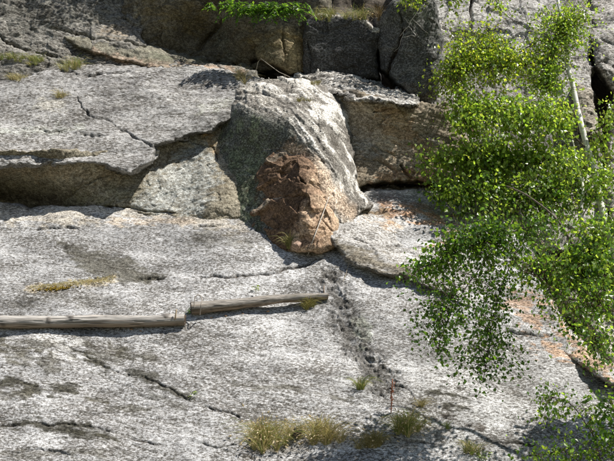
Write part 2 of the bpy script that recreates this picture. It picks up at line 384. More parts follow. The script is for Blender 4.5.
rock('rock_buttress', [(206, 220), (212, 190), (214, 160), (220, 128), (222, 104), (228, 78), (262, 79), (300, 76), (334, 86), (347, 105), (352, 148), (358, 186), (372, 206), (352, 222), (346, 240), (338, 246), (305, 256), (262, 246), (232, 232)],
     [(208, 218, 13.0), (212, 160, 13.32), (222, 126, 13.5), (230, 79, 14.14), (228, 100, 13.80), (262, 79, 13.92), (300, 77, 13.95), (334, 87, 13.95), (347, 107, 13.8), (352, 148, 13.5), (358, 186, 13.12), (372, 206, 12.82), (352, 222, 12.5), (340, 246, 12.3),
      (242, 108, 13.2), (262, 110, 12.98), (285, 121, 12.80), (305, 135, 12.68), (319, 152, 12.56), (327, 175, 12.48), (332, 200, 12.40), (300, 100, 13.15), (330, 125, 13.02), (343, 165, 12.85),
      (250, 140, 13.02), (240, 180, 12.96), (240, 225, 12.78), (275, 150, 12.80), (275, 185, 12.72), (275, 240, 12.45), (300, 165, 12.66), (305, 200, 12.52), (310, 246, 12.35)],
     (.105, .108, .092), ROCK_DARK, amp=.06, facet=.010, fcell=.5, fol=.004, fang=R(60), fine=.008, back=.5, rnd=.06, rr=4, gain=.38, seed=21, brk=.5, extra=nose_extra,
     cracks=[([(258, 152), (268, 148), (285, 150), (298, 158)], 1.2, .03, (.5, .46, .4)), ([(240, 168), (262, 178), (280, 176)], 1.0, .02)],
     stains_light=[([(228, 150), (256, 142), (256, 210), (235, 215)], True, 16, (.15, .18, .10), .55, 1.6), ([(278, 158), (302, 152), (322, 190), (320, 235), (278, 232), (266, 200)], True, 12, BROWN, .85, 1.0), ([(296, 152), (316, 176), (326, 200)], False, 8, (.40, .27, .18), .8, .8),  # last patch here tints the sunlit ridge tan
             ([(214, 150), (228, 195)], False, 8, (.15, .13, .145), .5, 1.0)],
     label='dark rounded buttress with white striations curling down its right side')
def wedge_extra(U, V, Q, disp, col):
    k = sstep(-6, 8, U+.35*(V-215)-299+7*gnoise(Q*5)+4*gnoise(Q*14))[..., None]*.85  # tints the sunlit right side tan against the dark shaded left
    c2 = np.array([.56, .41, .29])*(1+.3*gnoise(Q*8+4)+.25*gnoise(Q*20))[..., None]
    gr = sstep(.15, .5, gnoise(Q*5+60))[..., None]*.5; c2 = c2*(1-gr)+np.array([.24, .14, .085])*gr
    return disp, col*(1-k)+c2*k
rock('rock_wedge', [(256, 198), (256, 176), (266, 160), (282, 150), (296, 150), (310, 160), (322, 176), (330, 196), (318, 204), (300, 196), (284, 196), (270, 206)],
     [(256, 198, 12.80), (258, 176, 12.86), (268, 160, 12.80), (284, 150, 12.74), (296, 150, 12.66), (298, 168, 12.46), (303, 185, 12.34), (280, 175, 12.62), (276, 196, 12.56), (310, 160, 12.56), (322, 176, 12.46), (330, 196, 12.38), (316, 200, 12.28)],
     (.19, .12, .075), ROCK_WALL, amp=.03, facet=.040, fcell=.30, fine=.006, edge=2.0, back=.30, rnd=.03, rr=2, gain=.36, wob=1.5, seed=26, extra=wedge_extra,
     cracks=[([(298, 152), (296, 172), (306, 186)], 1.4, .05, DARK_BROWN), ([(262, 178), (282, 172), (296, 176)], 1.0, .03)],
     stains_light=[([(262, 165), (284, 152), (298, 152)], False, 2, (.42, .36, .29), .7, .8)], brk=.3,  # pale line paints a highlight on the top edge
     label='upper rusty brown fractured piece let into the buttress above the wedge', kind='thing', cat='rock')
rock('rock_wedge', [(244, 228), (252, 214), (264, 204), (276, 194), (292, 187), (308, 183), (318, 191), (328, 204), (338, 220), (340, 246), (322, 254), (300, 252), (262, 244)],
     [(244, 228, 12.76), (254, 212, 12.74), (276, 194, 12.58), (308, 182, 12.38), (308, 200, 12.20), (310, 225, 12.10), (308, 250, 12.08), (284, 218, 12.38), (275, 240, 12.42), (328, 205, 12.32), (338, 222, 12.34), (340, 246, 12.24)],
     (.175, .11, .068), ROCK_WALL, amp=.03, facet=.045, fcell=.36, fine=.006, edge=2.0, back=.35, rnd=.03, rr=1.6, gain=.36, wob=1.2, seed=24, extra=wedge_extra,
     cracks=[([(300, 196), (298, 222), (302, 246)], 1.4, .05, DARK_BROWN), ([(318, 214), (332, 232)], 1.4, .05, DARK_BROWN)],
     stains_light=[([(256, 212), (276, 196), (294, 188), (308, 184)], False, 2, (.45, .38, .30), .8, .7), ([(328, 226), (336, 236)], False, 4, ORANGE, .7, .6)], brk=.3,  # first patch paints the highlight along the top edge
     label='lower rusty wedge at the buttress foot, its sunlit right face tinted orange tan', kind='thing', cat='rock')

def ridge_extra(U, V, Q, disp, col):
    t = fbm(np.stack([Q[..., 0]*.9+Q[..., 2]*.6, Q[..., 1], Q[..., 0]*1.5+Q[..., 2]*6.0], -1), 2.0, 3, .6, off=4.)
    k = sstep(.0, .25, t)[..., None]; g = sstep(.05, .3, -t)[..., None]
    col = col*(1-k*.8)+np.array([.60, .585, .56])*k*.8
    return disp, col*(1-g*.7)+np.array([.11, .10, .09])*g*.7
# --- slab right of the buttress with an undercut edge
rock('rock_shelf', [(318, 226), (332, 212), (352, 198), (366, 190), (385, 189), (440, 193), (520, 210), (535, 260), (548, 300), (570, 336), (600, 360), (640, 386), (610, 384), (560, 352), (520, 330), (470, 306), (430, 288), (404, 276), (378, 270), (352, 261), (338, 250)],
     [(318, 226, 12.3), (350, 196, 13.1), (372, 186, 13.75), (440, 186, 13.95), (440, 202, 13.45), (395, 200, 13.2), (520, 200, 13.6), (535, 260, 12.6), (548, 300, 12.0), (600, 360, 11.0), (640, 386, 10.7), (560, 352, plane_Y(352, .10)), (520, 330, plane_Y(330, .09)), (470, 306, plane_Y(306, -.02)), (430, 288, plane_Y(288, -.12)), (404, 275, plane_Y(275, -.2)), (378, 268, plane_Y(268, -.24)), (345, 252, plane_Y(252, -.25)), (400, 240, 12.45), (450, 250, 12.35), (360, 230, 12.45)],
     (.47, .46, .45), ROCK_FLAT, amp=.05, facet=.008, fcell=.2, fol=.013, fang=R(-8), fstretch=5, fine=.007, rnd=.05, rr=2.5, back=.30, edge=3, seed=41, brk=.3,
     cracks=[([(342, 236), (370, 246), (400, 246), (430, 247)], 1.2, .04, DARK_BROWN), ([(345, 208), (365, 212), (385, 211)], 2.0, .05, DARKL), ([(395, 258), (440, 262)], 1.2, .03)],
     stains_light=[([(392, 212), (420, 212), (440, 228)], False, 13, (.50, .29, .16), .85, 1.2), ([(370, 222), (400, 226)], False, 8, (.50, .36, .24), .5, 1.2), ([(340, 250), (372, 262), (404, 274)], False, 9, (.17, .145, .10), .85, .7), ([(382, 196), (440, 204)], False, 7, (.20, .185, .19), .6, 1.0),  # dark patches paint the shaded undercut face and shade under the wall
             ([(345, 210), (385, 213)], False, 4, (.28, .22, .13), .6, .8), ([(520, 268), (530, 300), (550, 330)], False, 18, ORANGE, .7, 1.5), ([(570, 345), (605, 372)], False, 13, ORANGE, .7, 1.4)],
     label='orange stained slab right of the buttress with an undercut edge')

# --- brown wall above the dark gap
rock('rock_wall', [(334, 92), (350, 90), (380, 94), (412, 102), (446, 104), (462, 130), (480, 160), (505, 186), (520, 214), (500, 212), (470, 197), (438, 184), (418, 179), (402, 181), (380, 180), (364, 184), (350, 191), (344, 150)],
     [(334, 92, 13.9), (350, 90, 13.7), (380, 94, 13.56), (412, 100, 13.58), (440, 110, 13.66), (400, 130, 13.68), (360, 140, 13.75), (350, 188, 13.55), (380, 180, 13.5), (400, 160, 13.68), (418, 180, 13.55), (440, 188, 13.6), (470, 203, 13.5), (520, 224, 13.4), (462, 120, 13.8), (500, 180, 13.6)],
     (.34, .29, .22), ROCK_WALL, amp=.09, facet=.018, fcell=.7, fol=.014, fang=R(-14), fstretch=6, fine=.007, rnd=.07, back=.7, seed=47,
     cracks=[([(375, 112), (400, 104), (420, 100)], 1.5, .06, DARK_BROWN), ([(368, 132), (382, 120), (400, 108)], 1.5, .05), ([(378, 148), (400, 156), (430, 150)], 1.6, .05), ([(400, 165), (412, 178)], 3.0, .08, DARK_BROWN), ([(360, 158), (380, 160), (398, 170)], 1.5, .05)],
     stains_light=[([(360, 145), (375, 152)], False, 9, (.30, .29, .26), .8, .7), ([(372, 185), (410, 186), (440, 190)], False, 5, (.26, .13, .05), .6, .8), ([(425, 130), (435, 140)], False, 6, (.34, .34, .33), .7, .6), ([(350, 92), (410, 104)], False, 8, (.12, .11, .10), .7, 1.0),
             ([(395, 120), (430, 165)], False, 16, (.36, .24, .13), .6, 1.2), ([(385, 175), (430, 178)], False, 8, (.34, .19, .09), .6, 1.1)],
     label='brown stained wall above the dark horizontal gap')
rock('rock_ledge', [(288, 84), (306, 76), (326, 70), (350, 76), (376, 84), (398, 90), (416, 98), (410, 104), (392, 100), (372, 97), (346, 96), (318, 92)],
     [(288, 84, 14.1), (306, 76, 14.35), (326, 70, 14.45), (350, 76, 14.4), (376, 84, 14.3), (398, 90, 14.0), (416, 98, 13.6), (410, 103, 13.42), (392, 100, 13.40), (372, 97, 13.45), (346, 96, 13.6), (318, 92, 13.85)],
     (.40, .39, .38), ROCK_RIDGE, amp=.05, facet=.022, fcell=.22, fol=.022, fang=R(-18), fstretch=5, fine=.010, rnd=.04, rr=2, back=.3, seed=53, extra=ridge_extra,
     label='sunlit rubbly ledge below the dark blocks')

# --- dark blocks: the shade on their fronts is put into the tint
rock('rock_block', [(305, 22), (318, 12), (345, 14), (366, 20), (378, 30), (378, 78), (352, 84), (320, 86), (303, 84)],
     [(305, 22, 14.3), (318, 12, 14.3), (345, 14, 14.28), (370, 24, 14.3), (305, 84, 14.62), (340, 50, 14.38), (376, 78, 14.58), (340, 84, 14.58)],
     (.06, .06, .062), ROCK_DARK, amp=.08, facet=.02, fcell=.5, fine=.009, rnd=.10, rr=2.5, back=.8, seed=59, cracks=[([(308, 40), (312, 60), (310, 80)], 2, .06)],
     stains_light=[([(318, 14), (345, 16), (366, 22), (378, 32)], False, 3, (.42, .40, .37), .8, .6), ([(355, 30), (372, 60)], False, 8, (.055, .055, .06), .6, 1.0)],  # first patch paints the sunlit top edge pale
     label='block with its shaded front tinted blackish and its sunlit top edge tinted pale, below dry grass', kind='thing', cat='rock')
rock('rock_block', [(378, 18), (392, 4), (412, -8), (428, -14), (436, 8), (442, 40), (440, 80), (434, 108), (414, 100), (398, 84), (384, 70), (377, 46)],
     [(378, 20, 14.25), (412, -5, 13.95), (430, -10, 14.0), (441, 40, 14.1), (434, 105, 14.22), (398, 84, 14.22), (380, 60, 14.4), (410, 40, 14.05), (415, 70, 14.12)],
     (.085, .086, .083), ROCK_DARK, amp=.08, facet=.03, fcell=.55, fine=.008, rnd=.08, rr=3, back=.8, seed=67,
     cracks=[([(404, 30), (398, 48), (390, 64), (386, 74)], 2.6, .14, DARK_BROWN), ([(400, 10), (404, 30)], 2, .08)],
     stains_light=[([(380, 20), (400, 40), (386, 66)], True, 6, (.075, .075, .08), .7, .8), ([(405, 88), (428, 96)], False, 5, (.08, .065, .05), .6, .8)],
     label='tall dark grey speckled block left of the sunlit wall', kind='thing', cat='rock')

# --- sunlit wall on the right, behind the birches
rock('rock_wall', [(425, -70), (590, -70), (590, 0), (591, 60), (590, 110), (600, 150), (600, 250), (540, 250), (500, 240), (470, 190), (430, 160), (428, 20)],
     [(425, -70, 15.6), (590, -70, 16.2), (590, 0, 15.5), (590, 110, 14.6), (600, 250, 13.9), (540, 250, 13.5), (430, 160, 13.95), (434, 100, 14.28), (436, 20, 14.75), (500, 60, 14.75), (500, 120, 14.35), (520, 20, 15.0), (500, 200, 13.8)],
     (.42, .41, .40), ROCK, amp=.10, facet=.05, fcell=.8, fol=.010, fang=R(70), fine=.007, seed=71, gain=.36, back=.6,
     cracks=[([(472, -20), (471, 8), (472, 28)], 2.4, .14, DARK_BROWN), ([(437, 30), (455, 30)], 1.4, .05), ([(515, 60), (480, 66)], 1.6, .05), ([(495, 100), (520, 98), (545, 104)], 1.8, .07, DARK_BROWN), ([(548, 60), (560, 120), (556, 180)], 2.0, .08)],
     stains_light=[([(490, 85), (530, 92), (545, 118)], False, 16, (.17, .155, .15), .8, .8), ([(505, 112), (520, 122)], False, 9, (.10, .055, .03), .9, .6), ([(462, 112), (470, 130)], False, 7, (.22, .09, .04), .8, .6), ([(440, 20), (446, 60)], False, 6, (.52, .48, .44), .5, 1.0), ([(515, 200), (516, 230)], False, 10, (.18, .08, .03), .7, .8)],  # first two patches paint a shaded area and a dark hole
     label='sunlit grey wall behind the birch leaves')
rock('rock_block', [(592, -40), (735, -40), (735, 330), (640, 330), (606, 200), (610, 140), (614, 90), (598, 70), (592, 40)],
     [(592, -40, 15.8), (735, -40, 16.1), (592, 40, 15.0), (600, 68, 14.7), (650, 60, 14.7), (735, 100, 14.6), (606, 200, 13.8), (640, 330, 12.9), (735, 330, 12.8), (614, 100, 14.7), (620, 130, 14.5)],
     (.46, .44, .42), ROCK, amp=.10, facet=.03, fcell=.6, fine=.010, seed=79, back=.9, rnd=.10, rr=3,
     cracks=[([(592, 37), (604, 42), (620, 46)], 1.6, .10, DARK_BROWN), ([(596, 66), (606, 60), (620, 66)], 2.0, .12, DARK_BROWN)],
     stains_light=[([(604, 75), (614, 130)], False, 8, (.09, .07, .05), .7, .8)],
     label='rounded pale block at the right edge beside a black cleft', kind='thing', cat='rock')
rock('rock_block', [(575, 85), (590, 92), (597, 118), (601, 134), (596, 142), (584, 128), (572, 110)],
     [(575, 85, 14.3), (590, 92, 14.2), (601, 134, 13.85), (584, 128, 13.85), (572, 110, 14.1)], (.42, .38, .32), ROCK, amp=.04, facet=.02, fcell=.3, fine=.01, seed=83, back=.5,
     label='small sandy block wedged behind the white birch trunk', kind='thing', cat='rock')
rock('rock_block', [(560, 296), (590, 290), (640, 300), (735, 330), (735, 470), (660, 420), (618, 392), (606, 350), (592, 322)],
     [(560, 296, 12.4), (590, 290, 12.5), (640, 300, 12.4), (735, 330, 12.2), (735, 470, 10.6), (618, 392, 11.2), (606, 350, 11.7), (592, 322, 12.1)], (.40, .38, .33), ROCK, amp=.09, facet=.03, fcell=.4, fine=.01, seed=89, back=.7, rnd=.08,
     label='pale block under the birch above the black hole', kind='thing', cat='rock')

# --- upper left
rock('rock_slab', [(66, 38), (110, 43), (150, 47), (190, 58), (250, 68), (258, 76), (232, 73), (180, 69), (130, 62), (92, 52)],
     [(66, 38, 14.42), (110, 43, 14.44), (150, 47, 14.55), (190, 58, 14.7), (250, 68, 14.5), (258, 76, 14.28), (180, 69, 14.22), (130, 62, 14.26), (92, 52, 14.30), (180, 62, 14.45)],
     (.20, .19, .15), ROCK_WALL, amp=.04, facet=.015, fcell=.3, fol=.012, fang=R(-14), fstretch=6, fine=.008, back=.25, rnd=.03, rr=2, seed=95,
     stains_light=[([(92, 52), (130, 60), (200, 70)], False, 4, (.42, .32, .25), .8, .8), ([(150, 55), (220, 68)], False, 6, (.14, .145, .10), .7, .9)],
     label='thin flat layer of rock under the shaded recess')
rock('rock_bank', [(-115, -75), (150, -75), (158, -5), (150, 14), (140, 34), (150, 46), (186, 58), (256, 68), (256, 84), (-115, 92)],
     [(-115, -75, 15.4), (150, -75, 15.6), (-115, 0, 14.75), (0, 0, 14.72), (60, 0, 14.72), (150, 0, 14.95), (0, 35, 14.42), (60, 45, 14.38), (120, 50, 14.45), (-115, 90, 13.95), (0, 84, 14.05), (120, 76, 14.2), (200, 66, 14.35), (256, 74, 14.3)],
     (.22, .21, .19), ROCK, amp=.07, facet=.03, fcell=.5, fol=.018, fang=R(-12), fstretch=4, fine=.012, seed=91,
     cracks=[([(-5, 30), (5, 42), (30, 49), (56, 56)], 2.2, .12, DARK_BROWN), ([(48, 26), (72, 31), (96, 38), (124, 43), (150, 46)], 2.0, .12, DARK_BROWN), ([(95, 46), (125, 56), (155, 64)], 1.8, .08, DARK_BROWN), ([(70, 62), (120, 66), (170, 68)], 2.0, .08, DARK_BROWN)],
     stains_light=[([(105, 30), (125, 32)], False, 9, (.46, .38, .29), .8, .8), ([(110, 56), (170, 64), (240, 70)], False, 5, (.42, .30, .22), .7, .8), ([(50, 30), (90, 38)], False, 8, (.40, .39, .37), .6, 1.0), ([(0, 20), (120, 10)], False, 20, (.15, .15, .13), .6, 1.2), ([(150, 50), (200, 58)], False, 7, (.16, .15, .10), .8, .7)],  # pale middle patches paint sun dapples into the colour
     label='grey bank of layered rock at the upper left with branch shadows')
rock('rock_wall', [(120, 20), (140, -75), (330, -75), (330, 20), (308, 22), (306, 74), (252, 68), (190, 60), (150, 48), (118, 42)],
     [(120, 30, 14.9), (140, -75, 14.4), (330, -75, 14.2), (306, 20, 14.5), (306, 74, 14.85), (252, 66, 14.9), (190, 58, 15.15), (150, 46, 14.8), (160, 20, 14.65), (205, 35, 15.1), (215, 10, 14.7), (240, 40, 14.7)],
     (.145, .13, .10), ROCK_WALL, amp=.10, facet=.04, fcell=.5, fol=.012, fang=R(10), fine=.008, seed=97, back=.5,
     cracks=[([(190, 58), (206, 40), (222, 20)], 4.0, .15), ([(136, 5), (140, 25), (138, 44)], 2, .05), ([(250, 62), (262, 58), (280, 66)], 3, .15, DARK_BROWN)],
     stains_light=[([(136, 5), (140, 40)], False, 4, (.30, .28, .22), .8, .6), ([(160, 10), (200, 20)], False, 16, (.16, .13, .07), .7, 1.0), ([(250, 30), (256, 44)], False, 6, (.26, .22, .12), .7, .6), ([(215, 30), (230, 55)], False, 9, (.14, .14, .11), .7, .8)],
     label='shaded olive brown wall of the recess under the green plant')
rock('rock_column', [(256, 22), (280, 14), (306, 18), (306, 72), (290, 74), (276, 68), (258, 60)],
     [(256, 22, 14.72), (280, 14, 14.68), (306, 18, 14.72), (306, 72, 14.6), (280, 66, 14.5), (258, 60, 14.6), (284, 40, 14.5)], (.25, .205, .125), ROCK_WALL, amp=.06, facet=.03, fcell=.45, fine=.008, seed=101, back=.5, rnd=.08,
     cracks=[([(283, 25), (285, 66)], 1.6, .06), ([(296, 20), (298, 70)], 1.3, .04)], stains_light=[([(290, 25), (294, 64)], False, 5, (.36, .29, .17), .7, .6), ([(258, 35), (275, 60)], False, 7, (.20, .18, .12), .7, .7)],
     label='squat ochre rock column beside the blackish block', kind='thing', cat='rock')
# ================================================================ wood, plants, iron
def tube(path, radii, n=8, cap=True, rough=0.0, seed=0):
    path = np.array(path, float); m = len(path); radii = np.broadcast_to(np.asarray(radii, float), (m,))
    tan = np.gradient(path, axis=0); tan /= np.linalg.norm(tan, axis=1)[:, None]+1e-9
    ref = np.array([0, 0, 1.]) if abs(tan[0, 2]) < .8 else np.array([1., 0, 0])
    V = []; x = np.cross(tan[0], ref); x /= np.linalg.norm(x)
    a = np.linspace(0, 2*np.pi, n, endpoint=False)
    for i in range(m):
        x = x-tan[i]*(x@tan[i]); x /= np.linalg.norm(x)+1e-9; y = np.cross(tan[i], x)
        V.append(path[i]+radii[i]*(np.cos(a)[:, None]*x+np.sin(a)[:, None]*y))
    V = np.concatenate(V)
    F = [(i*n+j, i*n+(j+1) % n, (i+1)*n+(j+1) % n, (i+1)*n+j) for i in range(m-1) for j in range(n)]
    if cap:
        V = np.concatenate([V, path[:1], path[-1:]]); c0, c1 = m*n, m*n+1
        F += [(c0, (j+1) % n, j, j) for j in range(n)]+[(c1, (m-1)*n+j, (m-1)*n+(j+1) % n, (m-1)*n+(j+1) % n) for j in range(n)]
    return V, F
class MB:
    def __init__(s): s.V = []; s.T = []; s.C = []; s.n = 0
    def add(s, V, F, col=(1, 1, 1)):
        V = np.asarray(V, float)
        for f in F:
            f = list(dict.fromkeys(f))
            if len(f) == 3: s.T.append([x+s.n for x in f])
            else: s.T.append([f[0]+s.n, f[1]+s.n, f[2]+s.n]); s.T.append([f[0]+s.n, f[2]+s.n, f[3]+s.n])
        s.V.append(V); c = np.asarray(col, float); s.C.append(np.broadcast_to(c, V.shape)); s.n += len(V)
    def addnp(s, V, T, Cc):
        s.V.append(V.reshape(-1, 3)); s.T.extend((T+s.n).tolist()); s.C.append(Cc.reshape(-1, 3)); s.n += V.reshape(-1, 3).shape[0]
    def build(s, name, mat, parent=None, smooth=True, origin=None):
        V = np.concatenate(s.V)
        if parent is not None: V = V-np.array(parent_world(parent))
        elif origin is not None: V = V-np.array(origin)
        me = mesh_np(name, V, np.array(s.T), smooth, np.concatenate(s.C))
        o = link(name, me, parent, mat)
        if parent is None and origin is not None: o.location = [float(x) for x in origin]
        return o
def parent_world(o):
    x = np.array(o.location[:])
    while o.parent is not None: o = o.parent; x = x+np.array(o.location[:])
    return x
def spline(pts, n):
    pts = np.array(pts, float); d = np.r_[0, np.cumsum(np.linalg.norm(np.diff(pts, axis=0), axis=1))]
    t = np.linspace(0, d[-1], n); k = len(pts)
    if k < 3: return np.stack([np.interp(t, d, pts[:, i]) for i in range(3)], -1)
    m = np.gradient(pts, d, axis=0); i = np.clip(np.searchsorted(d, t, 'right')-1, 0, k-2)
    h = (d[i+1]-d[i])[:, None]; s = ((t-d[i])/(d[i+1]-d[i]))[:, None]
    return (2*s**3-3*s**2+1)*pts[i]+(s**3-2*s**2+s)*h*m[i]+(-2*s**3+3*s**2)*pts[i+1]+(s**3-s**2)*h*m[i+1]
def tint_mat(name, rough=.8, spec=.3, transl=0.0, scale=40, lo=.7, hi=1.25, stretch=None, bump=0.0, tcol=(1, 1, 1)):
    m, t, b = new_mat(name); L = t.links
    at = N(t, 'ShaderNodeAttribute', attribute_name='tint'); co = N(t, 'ShaderNodeTexCoord'); v = co.outputs['Object']
    if stretch:
        mp = N(t, 'ShaderNodeMapping'); mp.inputs['Scale'].default_value = stretch; L.new(v, mp.inputs[0]); v = mp.outputs[0]
    n = N(t, 'ShaderNodeTexNoise', in_Scale=float(scale), in_Detail=5.0, in_Roughness=.65); L.new(v, n.inputs['Vector'])
    c = mul(t, at.outputs['Color'], ramp(t, n.outputs[0], [(.3, lo), (.7, hi)]))
    L.new(c, b.inputs['Base Color']); b.inputs['Roughness'].default_value = rough; b.inputs['Specular IOR Level'].default_value = spec
    if bump:
        bp = N(t, 'ShaderNodeBump', in_Strength=bump, in_Distance=.01); L.new(n.outputs[0], bp.inputs['Height']); L.new(bp.outputs[0], b.inputs['Normal'])
    if transl:
        tr = N(t, 'ShaderNodeBsdfTranslucent'); mx = N(t, 'ShaderNodeMixShader'); mx.inputs[0].default_value = transl
        cm = N(t, 'ShaderNodeRGB'); cm.outputs[0].default_value = (*tcol, 1)
        L.new(mul(t, c, cm.outputs[0]), tr.inputs[0]); L.new(b.outputs[0], mx.inputs[1]); L.new(tr.outputs[0], mx.inputs[2])
        L.new(mx.outputs[0], t.nodes['Material Output'].inputs[0])
    return m
LEAF = tint_mat('birch_leaf', .34, .6, .55, 30, .8, 1.2, tcol=(2.6, 2.4, 1.0))
BLADE = tint_mat('grass_blade', .6, .3, .3, 30, .85, 1.15, tcol=(1.2, 1.2, .8))
BARK = tint_mat('twig_bark', .8, .3, 0, 60, .6, 1.35, bump=.4)
STONE = tint_mat('loose_stone', .85, .3, 0, 45, .35, 1.5, bump=.6)
WOOD = tint_mat('weathered_wood', .75, .3, 0, 30, .42, 1.45, stretch=(.07, 1.8, 1.8), bump=.7)
ENDW = tint_mat('cut_wood', .85, .2, 0, 60, .5, 1.3, bump=.5)
IRON = tint_mat('rusty_iron', .7, .4, 0, 90, .5, 1.4)
MOSSM = tint_mat('moss', .95, .1, 0, 150, .5, 1.4, bump=.6)
# birch bark: white with dark cross bands
BIRCH, bt, bb = new_mat('birch_bark')
bco = N(bt, 'ShaderNodeTexCoord'); bmp = N(bt, 'ShaderNodeMapping'); bmp.inputs['Scale'].default_value = (4, 4, 26)
bt.links.new(bco.outputs['Object'], bmp.inputs[0])
bn = N(bt, 'ShaderNodeTexNoise', in_Scale=1.0, in_Detail=6.0, in_Roughness=.7); bt.links.new(bmp.outputs[0], bn.inputs['Vector'])
bt.links.new(ramp(bt, bn.outputs[0], [(.33, (.05, .045, .04)), (.39, (.40, .37, .34)), (.44, (.74, .72, .69)), (.7, (.82, .80, .77))]), bb.inputs['Base Color']); bb.inputs['Roughness'].default_value = .6

def leaves_arrays(pos, tipdir, nrm, size, cols, wid=.40):
    """ovate leaves folded along the midrib"""
    n = len(pos); t = tipdir/np.linalg.norm(tipdir, axis=1)[:, None]
    nr = nrm-t*(nrm*t).sum(1)[:, None]; nr /= np.linalg.norm(nr, axis=1)[:, None]+1e-9; b = np.cross(t, nr)
    s = size[:, None]; V = np.empty((n, 5, 3))
    V[:, 0] = pos; V[:, 1] = pos+t*s*.45-nr*s*.04; V[:, 2] = pos+t*s*.98-nr*s*.10
    V[:, 3] = pos+t*s*.36+b*s*wid+nr*s*.08; V[:, 4] = pos+t*s*.36-b*s*wid+nr*s*.08
    T = np.array([(0, 1, 3), (3, 1, 2), (0, 4, 1), (4, 2, 1)]); T = (T[None]+5*np.arange(n)[:, None, None]).reshape(-1, 3)
    return V, T, np.repeat(cols[:, None, :], 5, 1)
def foliage(limb, clumps, size, cols, droop, per_twig=11, spread=.05, size_var=.3, dens=2.1):
    """twigs from the limb into each clump, leaves along them"""
    tw = MB(); lf = MB(); cols = np.array(cols)
    for (cu, cv, cY, ru, rv, ry, nt) in clumps:
        for _ in range(int(nt*dens)):
            while True:
                q = rng.uniform(-1, 1, 3)
                if (q**2).sum() < 1: break
            q = q*1.25
            end = P(cu+q[0]*ru, cv+q[1]*rv, cY+q[2]*ry)
            dd = np.linalg.norm(limb-end, axis=1); near = np.argsort(dd)[:max(3, len(limb)//6)]
            st = limb[rng.choice(near)]
            L = np.linalg.norm(end-st)
            mid = (st+end)/2+np.array([0, 0, droop*min(L, .8)*.5])+rng.normal(size=3)*.05*L
            path = spline([st, mid, end], 7)
            tw.add(*tube(path, np.linspace(.0035, .0012, 7), 3, False), (.07, .045, .03))
            k = max(4, int(per_twig*rng.uniform(.7, 1.3))); tt = 1-rng.uniform(0, 1, k)*min(.85, .55/(L+.01))
            x = np.stack([np.interp(tt, np.linspace(0, 1, 7), path[:, i]) for i in range(3)], -1)+rng.normal(size=(k, 3))*spread
            d = rng.normal(size=(k, 3))*.75+np.array([0, 0, -.75])+(end-st)/(L+.01)*.4
            nn = rng.normal(size=(k, 3))*.7+np.array([.25, -.5, .6])
            cc = cols[rng.integers(0, len(cols), k)]*rng.uniform(.7, 1.3, (k, 1))*rng.uniform(.93, 1.07, (k, 3))
            lf.addnp(*leaves_arrays(x, d, nn, size*rng.choice([.55, .8, 1., 1., 1.2], k)*rng.uniform(.85, 1.15, k), cc))
    return tw, lf
LIGHT = [(.19, .29, .055), (.22, .33, .065), (.15, .24, .045), (.26, .34, .09), (.11, .19, .04)]
YELLOW = [(.20, .29, .045), (.24, .32, .05), (.14, .22, .035), (.27, .32, .06), (.10, .17, .028)]
DARKG = [(.07, .145, .022), (.085, .165, .025), (.05, .105, .018), (.115, .19, .028), (.06, .125, .032)]  # this and the next set put the lower crown's shade into the colour
DEEP = [(.045, .10, .018), (.058, .12, .022), (.036, .08, .016), (.085, .15, .025), (.045, .095, .03)]
def tree(label, trunk, limbs, tmat, group=None, name='birch_tree', cat='tree', fill=()):
    for k_, (poly, n_, Y0, Y1) in enumerate(fill): fill_clumps(limbs, poly, n_, Y0, Y1, 5+k_)
    tp = P(*np.array([t[:3] for t in trunk]).T); r = [t[3] for t in trunk]
    root = empty(name, tp[0]); tag(root, label, cat, group)
    path = spline(tp, 60); path = path+np.stack([gnoise(path*2.3+k) for k in (2, 6)]+[0*path[:, 0]], -1)*.03; rr = np.interp(np.linspace(0, 1, 60), np.linspace(0, 1, len(r)), r)
    rr = 1.2*rr*(1+.10*gnoise(path*6)); m = MB(); m.add(*tube(path, rr, 14), (.16, .125, .10)); m.build('trunk', tmat, root)
    for lb in limbs:
        lp = P(*np.array(lb['path'], float).T); lp = spline(lp, 26)
        lp = lp+np.stack([gnoise(lp*4+k) for k in (1, 5, 9)], -1)*.03*np.linspace(0, 1, 26)[:, None]
        tw, lf = foliage(lp, lb['clumps'], lb.get('size', .060), lb.get('cols', LIGHT), lb.get('droop', .25), lb.get('per', 11), lb.get('spread', .075), dens=lb.get('dens', 1.9))
        tw.add(*tube(lp, np.linspace(lb.get('r0', .014), lb.get('r1', .003), 26), 7), lb.get('bark', (.10, .075, .06)))
        b = tw.build('branch', BARK, root)
        if lf.n: tag(lf.build('leaves', LEAF, b, smooth=False), kind='stuff')
    return root

def fill_clumps(limbs, poly, n, Y0, Y1, seed):
    """more clumps inside the crown's outline, each on the limb nearest to it"""
    r = np.random.default_rng(seed); pu = [q[0] for q in poly]; pv = [q[1] for q in poly]; k = 0
    while k < n:
        u, v = r.uniform(min(pu), max(pu)), r.uniform(min(pv), max(pv))
        if not inside(np.array([u]), np.array([v]), poly)[0] or abs(u-(566+(v-50)*.225)) < 17: continue
        L = min(limbs, key=lambda l: min((q[0]-u)**2+(q[1]-v)**2 for q in l['path']))
        L['clumps'].append((u, v, float(r.uniform(Y0, Y1)), 19, 15, .25, 8)); k += 1
FILL = [([(446, 24), (505, 28), (520, 62), (515, 84), (440, 108), (438, 60)], 20, 12.9, 13.3), ([(540, 0), (590, 0), (586, 60), (572, 92), (532, 92), (530, 60)], 20, 13.2, 13.5), ([(444, 100), (500, 92), (580, 96), (598, 150), (612, 235), (560, 240), (500, 225), (432, 205), (418, 166), (440, 150)], 40, 12.5, 13.2)]
